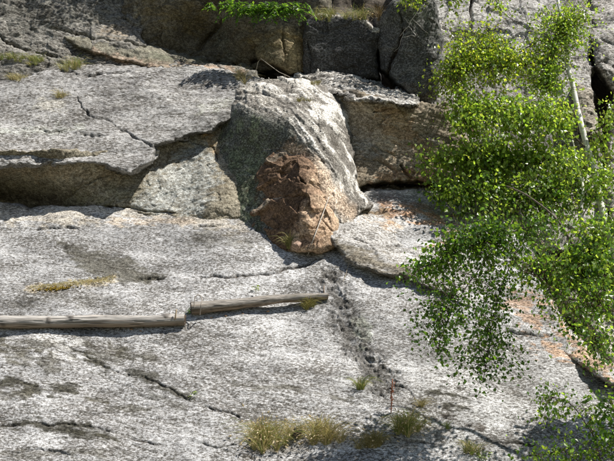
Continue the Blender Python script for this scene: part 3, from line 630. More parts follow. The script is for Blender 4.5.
tree('birch with a leaning white trunk and bright green crown at the right',
     [(655, 425, 12.10, .060), (634, 325, 12.45, .055), (614, 250, 12.95, .050), (604, 213, 13.05, .046), (592, 165, 13.20, .042), (580, 120, 13.30, .037), (573, 88, 13.40, .032), (566, 50, 13.50, .026), (560, 10, 13.60, .021), (556, -50, 13.70, .012)],
     [dict(path=[(568, 70, 13.45), (545, 62, 13.30), (515, 66, 13.20), (480, 62, 13.15), (452, 68, 13.10)], cols=YELLOW, size=.048, clumps=[(470, 42, 13.15, 26, 20, .3, 40), (500, 52, 13.15, 20, 18, .3, 18), (452, 84, 13.1, 14, 20, .3, 22), (485, 78, 13.1, 28, 18, .3, 26), (450, 66, 13.10, 14, 26, .3, 22), (490, 62, 13.15, 26, 20, .3, 24), (515, 70, 13.20, 16, 12, .3, 8), (455, 96, 13.10, 14, 16, .3, 16), (480, 82, 13.10, 26, 12, .3, 14), (478, 30, 13.20, 14, 8, .25, 8)]),
      dict(path=[(563, 30, 13.55), (556, 45, 13.40), (552, 70, 13.30), (548, 90, 13.30)], cols=LIGHT, size=.048, bark=(.05, .035, .03), clumps=[(552, 30, 13.40, 22, 18, .35, 22), (560, 6, 13.40, 22, 12, .35, 16), (545, 55, 13.30, 20, 18, .35, 18), (575, 45, 13.40, 12, 24, .35, 10), (535, 80, 13.30, 22, 14, .3, 16), (560, 75, 13.30, 18, 12, .3, 12)]),
      dict(path=[(588, 150, 13.25), (560, 125, 13.10), (525, 112, 13.00), (490, 108, 12.95), (465, 118, 12.90)], cols=LIGHT, clumps=[(545, 108, 13.10, 26, 18, .35, 26), (510, 100, 13.00, 24, 16, .35, 16), (480, 112, 12.95, 24, 14, .35, 20), (460, 128, 12.90, 14, 14, .3, 10), (530, 132, 13.05, 30, 18, .35, 34), (500, 128, 12.95, 28, 16, .35, 26), (560, 105, 13.1, 20, 16, .3, 18), (556, 132, 13.15, 12, 14, .3, 8)]),
      dict(path=[(594, 172, 13.32), (560, 160, 13.12), (520, 158, 13.30), (480, 158, 13.20), (440, 162, 13.10), (420, 162, 13.10)], cols=LIGHT, clumps=[(560, 158, 13.12, 26, 14, .35, 24), (520, 152, 13.30, 26, 16, .35, 28), (480, 150, 13.20, 26, 16, .35, 26), (450, 158, 13.10, 20, 12, .3, 14), (428, 163, 13.10, 14, 8, .2, 7), (500, 172, 13.25, 30, 12, .35, 20), (545, 178, 13.02, 30, 16, .35, 28), (500, 186, 13.25, 34, 14, .35, 26), (575, 175, 13.02, 16, 16, .3, 14), (455, 182, 13.15, 20, 10, .3, 10), (460, 172, 13.10, 18, 10, .3, 8)]),
      dict(path=[(600, 200, 13.22), (570, 195, 12.92), (530, 196, 13.10), (480, 198, 13.00), (440, 196, 12.90)], cols=LIGHT+DARKG, clumps=[(570, 196, 12.92, 26, 14, .35, 18), (530, 198, 13.10, 28, 14, .35, 18), (490, 196, 13.00, 26, 12, .35, 18), (455, 198, 12.90, 18, 12, .3, 12), (437, 194, 12.90, 10, 8, .2, 4), (600, 185, 13.12, 18, 16, .3, 14), (510, 215, 12.82, 24, 10, .3, 8), (555, 220, 12.82, 26, 14, .3, 16)]),
      dict(path=[(584, 135, 13.30), (600, 128, 13.20), (620, 118, 13.10), (650, 110, 13.10)], cols=LIGHT, clumps=[(606, 132, 13.20, 12, 26, .3, 10), (640, 110, 13.10, 30, 40, .5, 20), (605, 165, 13.10, 14, 16, .3, 12), (610, 112, 13.20, 8, 10, .3, 5)]),
      dict(path=[(610, 240, 13.00), (640, 200, 12.70), (680, 170, 12.40), (720, 160, 12.20)], cols=LIGHT, clumps=[(650, 210, 12.50, 40, 50, .6, 40), (700, 170, 12.20, 40, 40, .6, 36), (606, 235, 12.80, 14, 22, .3, 16), (690, 260, 12.00, 40, 40, .6, 36)])],
     BIRCH, fill=FILL)
tree('birch with a thin brown stem and drooping darker leaves',
     [(700, 640, 9.70, .040), (668, 430, 9.75, .036), (655, 395, 9.80, .034), (628, 345, 9.80, .030), (612, 317, 9.80, .027), (600, 297, 9.80, .025), (582, 264, 9.85, .023), (571, 241, 9.90, .020), (557, 221, 9.90, .017), (543, 207, 9.95, .013), (524, 194, 10.00, .009), (505, 186, 10.00, .005)],
     [dict(path=[(557, 221, 9.90), (525, 228, 9.80), (490, 240, 9.70), (450, 256, 9.60), (415, 274, 9.55)], dens=1.7, cols=DARKG, size=.048, droop=.3, clumps=[(520, 236, 9.80, 26, 14, .3, 14), (480, 232, 9.70, 28, 14, .3, 22), (455, 240, 9.65, 22, 16, .3, 20), (440, 262, 9.60, 24, 14, .3, 20), (415, 276, 9.55, 14, 10, .25, 10), (490, 262, 9.70, 26, 14, .3, 20)]),
      dict(path=[(500, 240, 9.70), (480, 268, 9.60), (460, 295, 9.50), (445, 325, 9.45), (436, 355, 9.40)], dens=1.2, r0=.007, spread=.09, cols=DEEP+DARKG[:2], size=.041, droop=.35, clumps=[(450, 290, 9.55, 28, 20, .3, 36), (440, 318, 9.50, 26, 18, .3, 28), (428, 300, 9.50, 22, 18, .25, 18), (445, 345, 9.40, 22, 18, .25, 18), (420, 325, 9.50, 14, 16, .25, 7)]),
      dict(path=[(525, 235, 9.80), (508, 270, 9.65), (495, 310, 9.55), (488, 350, 9.45), (484, 380, 9.40)], dens=1.2, r0=.007, spread=.09, cols=DEEP+DARKG[:2], size=.041, droop=.35, clumps=[(490, 285, 9.60, 24, 20, .3, 28), (480, 315, 9.50, 24, 22, .3, 32), (478, 345, 9.45, 20, 20, .25, 24), (484, 372, 9.40, 14, 16, .25, 14), (505, 330, 9.55, 16, 22, .25, 16), (520, 368, 9.40, 10, 12, .2, 7), (460, 365, 9.40, 16, 14, .2, 8)]),
      dict(path=[(616, 312, 9.25), (592, 304, 9.15), (566, 297, 9.10), (551, 288, 9.10), (538, 276, 9.15), (524, 270, 9.15)], r0=.012, dens=1.2, bark=(.16, .11, .09), cols=DARKG+LIGHT[:2], size=.041, clumps=[(570, 272, 9.25, 26, 14, .3, 22), (545, 258, 9.25, 22, 14, .3, 16), (556, 308, 9.10, 18, 14, .25, 20), (600, 280, 9.25, 16, 18, .3, 18), (570, 330, 9.05, 12, 14, .25, 12), (524, 284, 9.15, 14, 8, .2, 6)]),
      dict(path=[(630, 350, 9.25), (610, 345, 8.95), (592, 345, 8.85)], r0=.010, cols=DARKG+LIGHT[:2], size=.041, clumps=[(596, 335, 8.95, 20, 16, .3, 10), (606, 362, 8.85, 14, 12, .3, 12), (580, 318, 9.05, 14, 12, .2, 8)]),
      dict(path=[(590, 280, 9.40), (592, 250, 9.35), (600, 225, 9.35)], r0=.008, cols=LIGHT+DARKG, size=.048, clumps=[(590, 240, 9.35, 22, 22, .3, 26), (600, 265, 9.35, 16, 16, .3, 14)]),
      dict(path=[(640, 370, 9.9), (648, 320, 9.9), (656, 280, 9.9), (680, 262, 9.9)], cols=DARKG, clumps=[(622, 272, 9.9, 20, 18, .2, 40), (645, 285, 9.9, 24, 20, .2, 46), (668, 265, 9.9, 26, 22, .2, 46), (695, 280, 9.9, 26, 24, .2, 40), (640, 255, 9.95, 20, 14, .2, 24), (650, 310, 9.9, 24, 14, .2, 24)])],
     BARK, fill=[([(440, 222), (560, 222), (545, 300), (500, 262), (430, 268)], 16, 9.6, 9.8), ([(545, 225), (612, 235), (614, 330), (585, 325), (556, 290)], 22, 9.2, 9.5)])
tree('slim pale grey birch stem rising behind the drooping leaves',
     [(588, 330, 12.6, .024), (584, 285, 12.7, .024), (582, 240, 12.8, .022), (582, 205, 12.9, .020), (580, 175, 13.0, .014), (572, 140, 13.1, .006)],
     [dict(path=[(583, 215, 12.9), (594, 195, 12.8), (606, 172, 12.7)], r0=.008, clumps=[(604, 180, 12.75, 14, 16, .3, 14)])], BIRCH)
# the tree on the cliff top: its hanging twigs reach into the picture and its crown shades the upper left
tree('birch on the cliff top whose hanging twigs show along the top edge',
     [(352, -40, 15.6, .09), (350, -110, 15.6, .085), (340, -190, 15.5, .075), (335, -300, 15.5, .06), (330, -420, 15.6, .03)],
     [dict(path=[(350, -110, 15.6), (385, -70, 14.6), (410, -30, 13.9), (414, 6, 13.7)], cols=YELLOW, r0=.02, clumps=[(413, 2, 13.7, 11, 7, .2, 9), (405, -30, 13.9, 30, 20, .4, 14)]),
      dict(path=[(350, -120, 15.6), (420, -80, 14.4), (450, -30, 13.7), (456, 4, 13.6)], cols=YELLOW, r0=.02, clumps=[(455, 2, 13.6, 12, 6, .2, 8), (448, -30, 13.8, 24, 18, .4, 12)]),
      dict(path=[(348, -140, 15.6), (440, -90, 14.3), (484, -40, 13.6), (494, -2, 13.4), (508, 18, 13.3), (524, 28, 13.2), (540, 36, 13.2)], cols=LIGHT, r0=.02, clumps=[(492, 0, 13.4, 10, 9, .2, 10), (480, -40, 13.6, 24, 18, .4, 10)]),
      dict(path=[(344, -160, 15.5), (300, -190, 15.0), (250, -200, 14.4), (180, -170, 14.3)], cols=DARKG, r0=.035, size=.07, clumps=[(300, -190, 14.6, 60, 36, .6, 40), (240, -220, 14.1, 50, 34, .6, 30), (165, -165, 14.3, 44, 28, .4, 40), (125, -150, 14.3, 30, 24, .4, 24)]),
      dict(path=[(340, -200, 15.5), (380, -240, 15.2), (420, -260, 15.0)], cols=DARKG, r0=.03, clumps=[(390, -240, 15.2, 60, 40, .8, 34)]),
      dict(path=[(336, -280, 15.5), (290, -310, 15.2), (240, -320, 15.0)], cols=DARKG, r0=.03, clumps=[(270, -310, 15.1, 60, 40, .8, 36)]),
      dict(path=[(334, -340, 15.5), (370, -380, 15.4), (390, -400, 15.4)], cols=DARKG, r0=.03, clumps=[(350, -390, 15.4, 70, 40, .8, 36)])],
     BIRCH)
# blurry shrub close to the camera in the lower right corner
tree('leafy green shrub in the lower right corner',
     [(625, 560, 8.7, .014), (612, 500, 8.8, .012), (600, 455, 8.9, .009), (590, 415, 9.0, .005)],
     [dict(path=[(612, 500, 8.8), (590, 470, 8.8), (560, 452, 8.8), (530, 455, 8.8)], r0=.007, cols=DARKG+LIGHT[:2], size=.042, clumps=[(575, 456, 8.8, 26, 14, .2, 12), (540, 462, 8.8, 22, 10, .2, 8)]),
      dict(path=[(606, 480, 8.8), (590, 430, 8.9), (566, 402, 8.9), (545, 396, 8.9)], r0=.007, cols=DARKG+LIGHT[:2], size=.042, clumps=[(590, 420, 8.9, 22, 18, .2, 10), (560, 404, 8.9, 20, 10, .2, 6), (545, 420, 8.9, 10, 22, .2, 5)]),
      dict(path=[(618, 500, 8.8), (622, 450, 8.7), (612, 400, 8.7)], r0=.007, cols=DARKG, size=.042, clumps=[(606, 410, 8.8, 14, 18, .2, 12), (600, 445, 8.8, 16, 16, .2, 14), (640, 440, 8.7, 22, 40, .2, 16)])],
     BARK, name='leafy_shrub', cat='shrub')

# ---------------------------------------------------------------- the two logs and their iron
def log(label, pts, tone):
    """pts: (u, v of the axis, radius px)"""
    us = [p[0] for p in pts]; n = 220
    ctr = []; rad = []
    for (u, v, rp) in pts:
        Y = surfY(min(max(u, 2), 600), v+rp*.9); d = Y/math.cos(PITCH)*1.02; r = rp*Y/FPX*1.03
        ctr.append(P(u, v, Y-r*.85)); rad.append(r)
    path = np.stack([np.interp(np.linspace(0, 1, n), np.linspace(0, 1, len(pts)), np.array(ctr)[:, i]) for i in range(3)], -1)
    lin = ctr[0]+(ctr[-1]-ctr[0])*np.linspace(0, 1, n)[:, None]; path = path*.25+lin*.75
    rr = np.interp(np.linspace(0, 1, n), np.linspace(0, 1, len(pts)), rad)
    path = path+np.stack([gnoise(path*np.array([1.2, 0, 0])+k) for k in (3, 8, 12)], -1)*.016
    root = empty('log', ctr[-1] if us[0] < 0 else ctr[0]); tag(root, label, 'log')
    V, F = tube(path, rr, 56, False)
    ax = (path[-1]-path[0])/np.linalg.norm(path[-1]-path[0]); c = np.repeat(path, 56, 0); d = V-c; d /= np.linalg.norm(d, axis=1)[:, None]
    ang = np.arctan2(d[:, 2], -d[:, 1]); q = np.stack([V[:, 0]*1.1, np.cos(ang)*1.6, np.sin(ang)*1.6], -1)
    cr_ = sstep(.10, .02, np.abs(gnoise(q*np.array([.8, 3.0, 3.0])+4)))*sstep(-.2, .2, gnoise(q*np.array([1.5, 2, 2])+30)); chk = -.015*cr_+.006*gnoise(q*np.array([4, 9, 9]))+.010*gnoise(V*5)
    kn = gnoise(V*np.array([7, 7, 7.])+40); chk = chk+.012*sstep(.55, .9, kn)
    V = V+d*chk[:, None]
    col = np.array(tone)*(1+.25*gnoise(q*np.array([2, 12, 12])+9)[:, None]); k = np.clip(sstep(.25, .6, gnoise(q*np.array([1, 5, 5])+3))+1.5*sstep(.0, -.8, d[:, 2]+.25*gnoise(q*np.array([3, 3, 3]))), 0, 1.6)[:, None]  # underside tinted tan: unweathered wood plus bounce light in the colour
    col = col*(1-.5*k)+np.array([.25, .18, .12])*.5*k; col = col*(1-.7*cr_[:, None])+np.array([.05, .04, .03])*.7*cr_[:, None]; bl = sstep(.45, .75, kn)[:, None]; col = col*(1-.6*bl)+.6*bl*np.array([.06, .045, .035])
    m = MB(); m.add(V, F, np.clip(col, .02, .8)); m.build('bark', WOOD, root)
    for e in (0, n-1):
        ring = V[e*56:(e+1)*56]; cc = path[e]; sgn = -1 if e == 0 else 1; W = [ring]; 
        for f_ in (.75, .45, .15): W.append(cc+(ring-cc)*f_+ax*sgn*(.006*rng.normal(size=(56, 1))+.004))
        W = np.concatenate(W); FF = [(i*56+j, i*56+(j+1) % 56, (i+1)*56+(j+1) % 56, (i+1)*56+j) for i in range(3) for j in range(56)]
        W = np.concatenate([W, [cc+ax*sgn*.004]]); FF += [(168+j, 168+(j+1) % 56, 224, 224) for j in range(56)]
        cm = np.tile(np.array([.13, .10, .075]), (len(W), 1))*(1+.3*np.sin(np.linspace(0, 40, len(W))))[:, None]
        m = MB(); m.add(W, FF, cm); m.build('cut_end', ENDW, root)
    return root
log('long silvery log running out of the picture at the left', [(-70, 323.5, 6.2), (0, 322.3, 6.1), (90, 321.2, 5.9), (185, 320, 5.3)], (.43, .405, .375))
log('shorter tilted silvery log with a dark cut end under a wire hoop', [(191.5, 308.5, 6.0), (240, 303.5, 5.2), (290, 298.8, 4.3), (328, 295.2, 3.4)], (.30, .275, .245))
def rod(name, label, cat, pts, r, col, mat=IRON, n=6, group=None, bend=True):
    q = P(*np.array(pts, float).T); m = MB(); pth = spline(q, max(2, 6*len(pts))) if bend else q
    m.add(*tube(pth, r, n), col); o = m.build(name, mat, None, origin=q[-1]); tag(o, label, cat, group); return o
def onsurf(u, v, d=0.0): return (u, v, surfY(u, v)-d)
Yl = surfY(196, 316)-.03
rod('wire_hoop', 'bent wire hoop standing over the dark cut end', 'wire hoop', [(194.5, 308, Yl-.13), (194.5, 300, Yl-.13), (196, 296, Yl-.12), (199.5, 295, Yl-.11), (201.5, 298, Yl-.12), (201, 305, Yl-.17), (200, 315, Yl-.07)], .0065, (.34, .30, .26))
rod('iron_pin', 'short tan pin at the right end of the long log', 'pin', [(176.5, 309.5, surfY(176, 324)-.15), (175.5, 316, surfY(176, 324)-.155), (175, 325.5, surfY(175, 325)-.0)], .010, (.42, .33, .22))
rod('iron_pin', 'thin brown pin standing behind the tilted log near its narrow end', 'pin', [(324, 286, surfY(324, 290)-.03), (324, 291, surfY(324, 292)-.02), (324, 298, surfY(324, 298)+.03)], .008, (.22, .16, .11))
rod('dead_stick', 'thin straight pale stick leaning on the rusty broken rock', 'stick', [(329, 197, surfY(329, 199)-.06), (321, 219, surfY(321, 219)-.10), (312, 243, surfY(312, 243)-.06), (308, 255, surfY(308, 255)-.0)], .006, (.62, .58, .52), BARK)
rod('dead_twig', 'bent pale twig propped on the ledge beside the pale grass tuft', 'twig', [(255, 75, surfY(255, 76)-.04), (258, 62, 13.95), (261, 58.5, 13.95), (268, 64, 13.95), (279, 72, 13.98), (290, 77, surfY(290, 78)-.02)], .005, (.42, .38, .32), BARK, bend=False)
rod('dead_twig', 'thin dark stalk poking up below the undercut edge', 'twig', [(349, 262, 12.0), (347, 270, 11.98), (343, 282, surfY(343, 282))], .005, (.30, .26, .20), BARK)
rod('dead_twig', 'thin dark twig crossing the wall between leaves and top edge', 'twig', [(514, 52, 13.3), (520, 52, 13.3), (526, 48, 13.25), (538, 42, 13.2)], .008, (.08, .05, .045), BARK)
# dead branch hanging over the speckled block
bw = MB()
for pth, r in (([(424, 4, 13.7), (414, 16, 13.75), (408, 26, 13.8), (400, 36, 13.9)], .007), ([(412, 18, 13.75), (422, 28, 13.8), (428, 34, 13.85)], .005), ([(408, 26, 13.8), (416, 36, 13.8), (410, 36, 13.85), (402, 37, 13.9)], .006), ([(404, 32, 13.85), (400, 44, 13.9), (395, 52, 13.95)], .004), ([(410, 24, 13.8), (404, 18, 13.8)], .004)):
    q = spline(P(*np.array(pth, float).T), 16); q = q+np.stack([gnoise(q*9+k) for k in (1, 4, 7)], -1)*.02; bw.add(*tube(q, np.linspace(r, r*.5, 16), 5), (.48, .45, .42))
tag(bw.build('dead_branch', BARK, None, origin=P(424, 4, 13.7)), 'bare pale dead branch hanging over the speckled block', 'branch')
# bare roots in the dark hole
rt = empty('tree_roots', P(520, 222, 12.9)); tag(rt, 'bare pale roots hanging in the dark hole among leaves', 'roots')
for k in range(9):
    a = 508+k*4+rng.uniform(-2, 2); q = spline(P(*np.array([(a, 218+rng.uniform(-3, 3), 12.8), (a+rng.uniform(-5, 8), 232, 12.7), (a+rng.uniform(-4, 14), 246+rng.uniform(-4, 4), 12.6)]).T), 12)
    q = q+np.stack([gnoise(q*10+j) for j in (1, 4, 7)], -1)*.03; m = MB(); m.add(*tube(q, np.linspace(.010, .004, 12), 5), (.42, .33, .27)); m.build('root', BARK, rt)

# ---------------------------------------------------------------- grass tufts and plants
def tuft(label, u, v, wpx, hpx, n, cols, heads=0, lean=0.0, name='grass_tuft', cat='grass tuft', flop=.75, bw=.0048, group=None, headcol=(.62, .52, .34)):
    Y0 = surfY(u, v); px = Y0/FPX*1.03; root = empty(name, P(u, v, Y0)); tag(root, label, cat, group); m = MB(); hd = MB(); cols = np.array(cols)
    nclump = max(3, int(wpx/2.6)); ccs = [(u+np.clip(rng.normal()*.23, -.55, .55)*wpx, v+rng.normal()*.16*hpx) for _ in range(nclump)]
    ccs = [(a, b, surfY(a, b)) for a, b in ccs]
    for i in range(n):
        a, b, Yc = ccs[i % nclump]; st = P(a+rng.normal()*.9, b+rng.normal()*.5, Yc-.005)
        h = hpx*px*rng.beta(1.6, 2.2)*1.6; az = rng.uniform(0, 2*np.pi); out = np.array([math.cos(az)+lean, -abs(math.sin(az))*.9+.25, 0])*h*flop*1.5*rng.uniform(.15, 1.2)
        tip = st+out+np.array([0, 0, h*rng.uniform(.6, 1)-.5*np.linalg.norm(out)])
        mid = st+out*.5+np.array([0, 0, h*.52]); side = np.cross(tip-st, [0, -1, .3]); side = side/(np.linalg.norm(side)+1e-9)*bw*rng.uniform(.6, 1.2)
        c = cols[rng.integers(len(cols))]*rng.uniform(.7, 1.3)
        q = spline([st, mid, tip], 5); V = []
        for k, wd in enumerate((1, .95, .8, .5)): V += [q[k]+side*wd*.5, q[k]-side*wd*.5]
        V.append(q[4]); m.add(V, [(0, 1, 3, 2), (2, 3, 5, 4), (4, 5, 7, 6), (6, 7, 8)], c)
        if heads and i < heads:
            r_ = rng.uniform(.007, .012); ln = rng.uniform(.02, .035); dr = (tip-mid)/np.linalg.norm(tip-mid)
            s1 = np.cross(dr, [0, 0, 1.]); s1 /= np.linalg.norm(s1)+1e-9; s2 = np.cross(dr, s1)
            V = [tip-dr*ln*.4, tip+dr*ln, tip+s1*r_, tip+s2*r_, tip-s1*r_, tip-s2*r_]
            hd.add(V, [(0, 3, 2), (0, 4, 3), (0, 5, 4), (0, 2, 5), (1, 2, 3), (1, 3, 4), (1, 4, 5), (1, 5, 2)], np.array(headcol)*rng.uniform(.75, 1.2))
    tag(m.build('blades', BLADE, root, smooth=False), kind='stuff')
    if hd.n: tag(hd.build('seed_heads', BLADE, root, smooth=False), kind='stuff')
    return root
DRYG = [(.52, .45, .20), (.40, .37, .15), (.60, .51, .29), (.27, .27, .10), (.44, .33, .17)]
GRN = [(.18, .25, .05), (.24, .29, .07), (.30, .30, .11), (.13, .19, .045)]
PALEG = [(.42, .35, .19), (.34, .28, .14), (.26, .24, .10), (.48, .42, .26)]
tuft('large shaggy dry grass tuft with pale seed heads at the bottom edge', 268, 444, 42, 27, 1000, DRYG+GRN[:1], 130)
tuft('dry grass tuft with seed heads right of the dark stone', 322, 440, 44, 25, 950, DRYG, 90)
tuft('low dark brownish grass tuft below the rusty stalk', 370, 447, 36, 18, 700, [(.30, .25, .11), (.20, .19, .07), (.40, .34, .17)], 20, flop=.8)
tuft('fresh green grass tuft with pale tips beside the rusty stalk', 405, 430, 30, 23, 800, GRN+DRYG[:3], 80)
tuft('small greenish tuft in the rough groove', 362, 388, 8, 18, 150, GRN+DRYG[:2], 0)
tuft('yellow brown grass tuft leaning on the narrow end of the tilted log', 307, 308, 16, 14, 320, [(.34, .29, .10), (.28, .24, .08), (.2, .2, .06)], 0, flop=.8)
tuft('yellow grass tuft at the foot of the rusty rock', 290, 246, 11, 13, 220, [(.42, .36, .16), (.3, .28, .1), (.2, .22, .07)], 0)
tuft('straw coloured tuft beside the mossy streaks', 421, 405, 12, 9, 160, PALEG, 0, flop=.9)
tuft('short dark grass tuft in a crack below the mossy streaks', 470, 452, 17, 15, 300, DRYG[1:4]+GRN[3:], 0)
tuft('tiny green tuft between mossy streaks and dark grass', 448, 428, 7, 7, 80, GRN, 0)
tuft('green grass strip on the seam at the left edge', 12, 60, 30, 9, 360, GRN+DRYG[:2], 0, flop=.9)
tuft('green grass strip in the middle of the upper left seam', 36, 62, 24, 9, 300, GRN+DRYG[:2], 0, flop=.9)
tuft('yellowish green grass at the right end of the upper left seam', 70, 68, 34, 12, 460, GRN+DRYG, 0, flop=.9)
tuft('small dry tuft on the grey slab near the left edge', 15, 80, 26, 9, 260, PALEG+DRYG, 0, flop=.9)
tuft('small pale dry tuft alone on the grey slab', 61, 97, 15, 10, 180, PALEG+DRYG, 0, flop=.9)
tuft('pale grass tuft beside the bent pale twig', 241, 78, 17, 14, 260, PALEG, 0)
tuft('yellow tuft high on the white streaked ridge', 318, 84, 13, 5, 140, [(.34, .29, .10), (.22, .2, .07)], 0, flop=.9)
tuft('mossy yellow tuft lower on the white streaked ridge', 305, 102, 12, 6, 140, [(.30, .26, .09), (.2, .18, .06)], 0, flop=.9)
tuft('green grass above the left half of the blackish block', 325, 17, 30, 14, 380, GRN+DRYG, 0, flop=.8)
tuft('dry green grass above the right half of the blackish block', 357, 20, 30, 15, 420, GRN+DRYG, 20, flop=.8)
tuft('brown dry grass in the corner between the two dark blocks', 377, 16, 14, 15, 220, [(.22, .15, .07), (.3, .22, .1), (.14, .1, .05)], 0, flop=.8)
def leafy(label, u, v, Y, stems, spread_u, hpx, cols, leaf=.06, name='leafy_plant', cat='plant', nl=12, down=.4):
    root = empty(name, P(u, v, Y)); tag(root, label, cat); cols = np.array(cols); px = Y/FPX*1.03
    for k in range(stems):
        a = u+rng.uniform(-.5, .5)*spread_u; st = P(a, v+rng.uniform(-3, 3), Y-.02+rng.uniform(-.1, .1)); az = rng.uniform(math.pi, 2*math.pi); h = hpx*px*rng.uniform(.6, 1.1)
        out = np.array([math.cos(az), math.sin(az)*.8, 0])*h*.8; q = spline([st, st+out*.4+np.array([0, 0, h*.45]), st+out+np.array([0, 0, h*(.5-down*rng.uniform(.3, 1.6))])], 10)
        m = MB(); m.add(*tube(q, np.linspace(.004, .0015, 10), 4, False), (.10, .13, .04))
        t = np.linspace(.2, 1, nl); x = np.stack([np.interp(t, np.linspace(0, 1, 10), q[:, i]) for i in range(3)], -1)
        dr = np.gradient(q, axis=0)[-1]; dr /= np.linalg.norm(dr); sd = np.cross(dr, [0, 0, 1]); sd /= np.linalg.norm(sd)+1e-9
        d = dr*.8+sd*np.where(np.arange(nl) % 2, 1, -1)[:, None]*.8+rng.normal(size=(nl, 3))*.2+np.array([0, 0, .1])
        m.addnp(*leaves_arrays(x, d, rng.normal(size=(nl, 3))*.4+np.array([.2, -.2, .9]), leaf*rng.uniform(.7, 1.2, nl), cols[rng.integers(0, len(cols), nl)]*rng.uniform(.75, 1.3, (nl, 1)), wid=.20))
        m.build('frond', LEAF, root, smooth=False)
    return root
FERN = [(.05, .12, .018), (.07, .15, .02), (.035, .09, .015), (.10, .18, .03)]
leafy('bushy bright green plant hanging over the recess at the top', 266, 17, 14.0, 90, 62, 26, FERN, .085, down=.6)
leafy('small green sprig at the left of the bushy green plant', 222, 9, 14.3, 16, 22, 12, FERN, .07)
leafy('small bright green plant at the bottom edge below the dark tuft', 478, 458, surfY(478, 456), 9, 22, 9, LIGHT, .035, nl=6, down=.1)
leafy('tiny green sprout in the diagonal mossy crack', 192, 396, surfY(192, 396), 6, 6, 6, LIGHT, .03, nl=5, down=.1)
leafy('tiny green sprout at the cut end of the tilted log', 189, 312, surfY(189, 314)-.02, 6, 5, 6, FERN, .03, nl=5, down=.1)
leafy('small yellow green rosette above the tilted log', 256, 288, surfY(256, 288), 7, 8, 4, YELLOW, .03, nl=5, down=.3)
# rusty flower stalk
sk = empty('dried_stalk', P(391, 414, surfY(391, 414))); tag(sk, 'upright rusty red dried stalk above the green tuft', 'stalk')
sp = spline(P(*np.array([(391, 414, surfY(391, 414)), (391.5, 400, surfY(391, 410)-.08), (392.5, 379, surfY(391, 410)-.10)]).T), 12); m = MB(); m.add(*tube(sp, .006, 5), (.30, .12, .07)); m.build('stem', BARK, sk)
m = MB()
for k in range(55):
    c = sp[rng.integers(2, 12)]+rng.normal(size=3)*.014; r_ = .0065; m.add(c+np.array([(1, 0, 0), (-1, 0, 0), (0, 1, 0), (0, -1, 0), (0, 0, 1.4), (0, 0, -1.4)])*r_, [(0, 2, 4), (2, 1, 4), (1, 3, 4), (3, 0, 4), (2, 0, 5), (1, 2, 5), (3, 1, 5), (0, 3, 5)], np.array([.36, .15, .09])*rng.uniform(.6, 1.3))
tag(m.build('seed_heads', BLADE, sk, smooth=False), kind='stuff')
# straw litter and moss on the slab
ms = MB()
for k in range(480):
    t = rng.beta(1.5, 1.3); u = 30+85*t; v = 287.5-9*t+rng.normal()*(.7+1.0*t); c = np.array([.72, .63, .44]) if rng.random() < .6 else np.array([.80, .76, .66])
    p = P(u, v, surfY(u, v)-.006); d = rng.normal(size=3)*[.018, .008, .007]; s_ = np.array([0, -.3, 1])*.004; ms.add([p-d+s_, p-d-s_, p+d-s_, p+d+s_+[0, -.004, .004]], [(0, 1, 2, 3)], c*rng.uniform(.6, 1.2))
tag(ms.build('dry_straw', BLADE, None, smooth=False, origin=P(75, 283, surfY(75, 283))), 'pale straw litter strewn along the slab above the long log', 'straw', kind='stuff')
mo = MB()
for k in range(120):
    t = rng.normal()*.35; u = 56+26*t; v = 288.5-2*t+rng.normal()*.9; p = P(u, v, surfY(u, v)-.004); r_ = rng.uniform(.006, .013)
    mo.add(p+rng.normal(size=(6, 3))*.002+np.array([(1, 0, 0), (-1, 0, 0), (0, 1, 0), (0, -1, 0), (0, -.3, 1), (0, 0, -1)])*r_, [(0, 2, 4), (2, 1, 4), (1, 3, 4), (3, 0, 4), (2, 0, 5), (1, 2, 5), (3, 1, 5), (0, 3, 5)], np.array([.24, .17, .03])*rng.uniform(.5, 1.4))
tag(mo.build('moss_cushion', MOSSM, None, origin=P(56, 288, surfY(56, 288))), 'mustard yellow moss cushion on the slab above the long log', 'moss', kind='stuff')

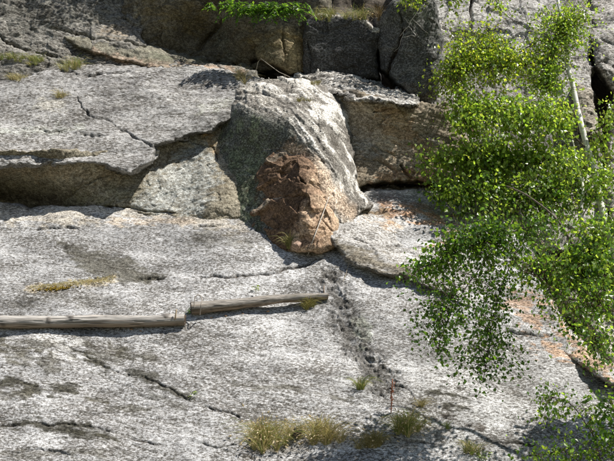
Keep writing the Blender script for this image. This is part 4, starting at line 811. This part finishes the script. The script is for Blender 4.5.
# ---------------------------------------------------------------- loose stones
def stone(label, u, v, size, col, seed, sc=(1, 1, 1), lift=.0, rz=0.0, group=None, name='stone'):
    import bmesh
    r = np.random.default_rng(seed); bm = bmesh.new(); bmesh.ops.create_icosphere(bm, subdivisions=5, radius=1); me = bpy.data.meshes.new(name)
    X = np.array([x.co[:] for x in bm.verts]); F = np.array([[q.index for q in f.verts] for f in bm.faces]); bm.free()
    for k in range(13):
        n = r.normal(size=3); n /= np.linalg.norm(n); d = r.uniform(.45, .8); ex = np.clip(X@n-d, 0, None); X = X-ex[:, None]*n
    X = X*(1+.05*fbm(X, 2.5, 4, .6, off=seed)[:, None]+.03*gnoise(X*9+seed)[:, None]); X = X*np.array(sc)
    c_, s_ = math.cos(rz), math.sin(rz); X = np.stack([X[:, 0]*c_-X[:, 2]*s_, X[:, 1], X[:, 0]*s_+X[:, 2]*c_], -1)
    Y = surfY(u, v); rad = size*Y/FPX; cc = np.array(col)*(1+.3*fbm(X, 3, 3, .6, off=seed+5))[:, None]
    o = link(name, mesh_np(name, X*rad, F, True, np.clip(cc, .01, .8)), None, STONE); o.location = [float(x) for x in P(u, v, Y-rad*sc[1]*.35-lift)]
    tag(o, label, 'stone', group); return o
stone('small broken block on the lip of the jutting slab', 155, 156, 7.5, (.40, .37, .31), 5, (1.1, .9, .75), .05, R(25))
stone('small rusty pink block at the foot of the rusty wedge', 297, 245, 7, (.36, .25, .19), 11, (.9, .7, .9), .02, R(-10))
stone('dark stone between the two seed headed grass tufts', 296, 434, 7, (.07, .06, .055), 20, (1.0, .8, .9), .03)
for k, (u, v, s_, lb) in enumerate([(243, 314, 2.2, 'largest brown stone chip below the middle of the tilted log'), (226, 316, 1.8, 'brown stone chip below the tilted log, second from its cut end'), (268, 311, 1.5, 'small brown chip below the narrow half of the tilted log'),
                                 (131, 329.5, 2.0, 'orange brown chip lying below the right part of the long log'), (141, 331, 1.5, 'tiny brown chip just right of the orange brown chip'), (211, 318, 1.5, 'brown chip below the tilted log nearest its cut end')]):
    stone(lb, u, v, s_, (.34, .22, .14), 40+k, (1.3, .7, .7), 0, rng.uniform(-.6, .6), 'stone chips below the logs', 'stone_chip')
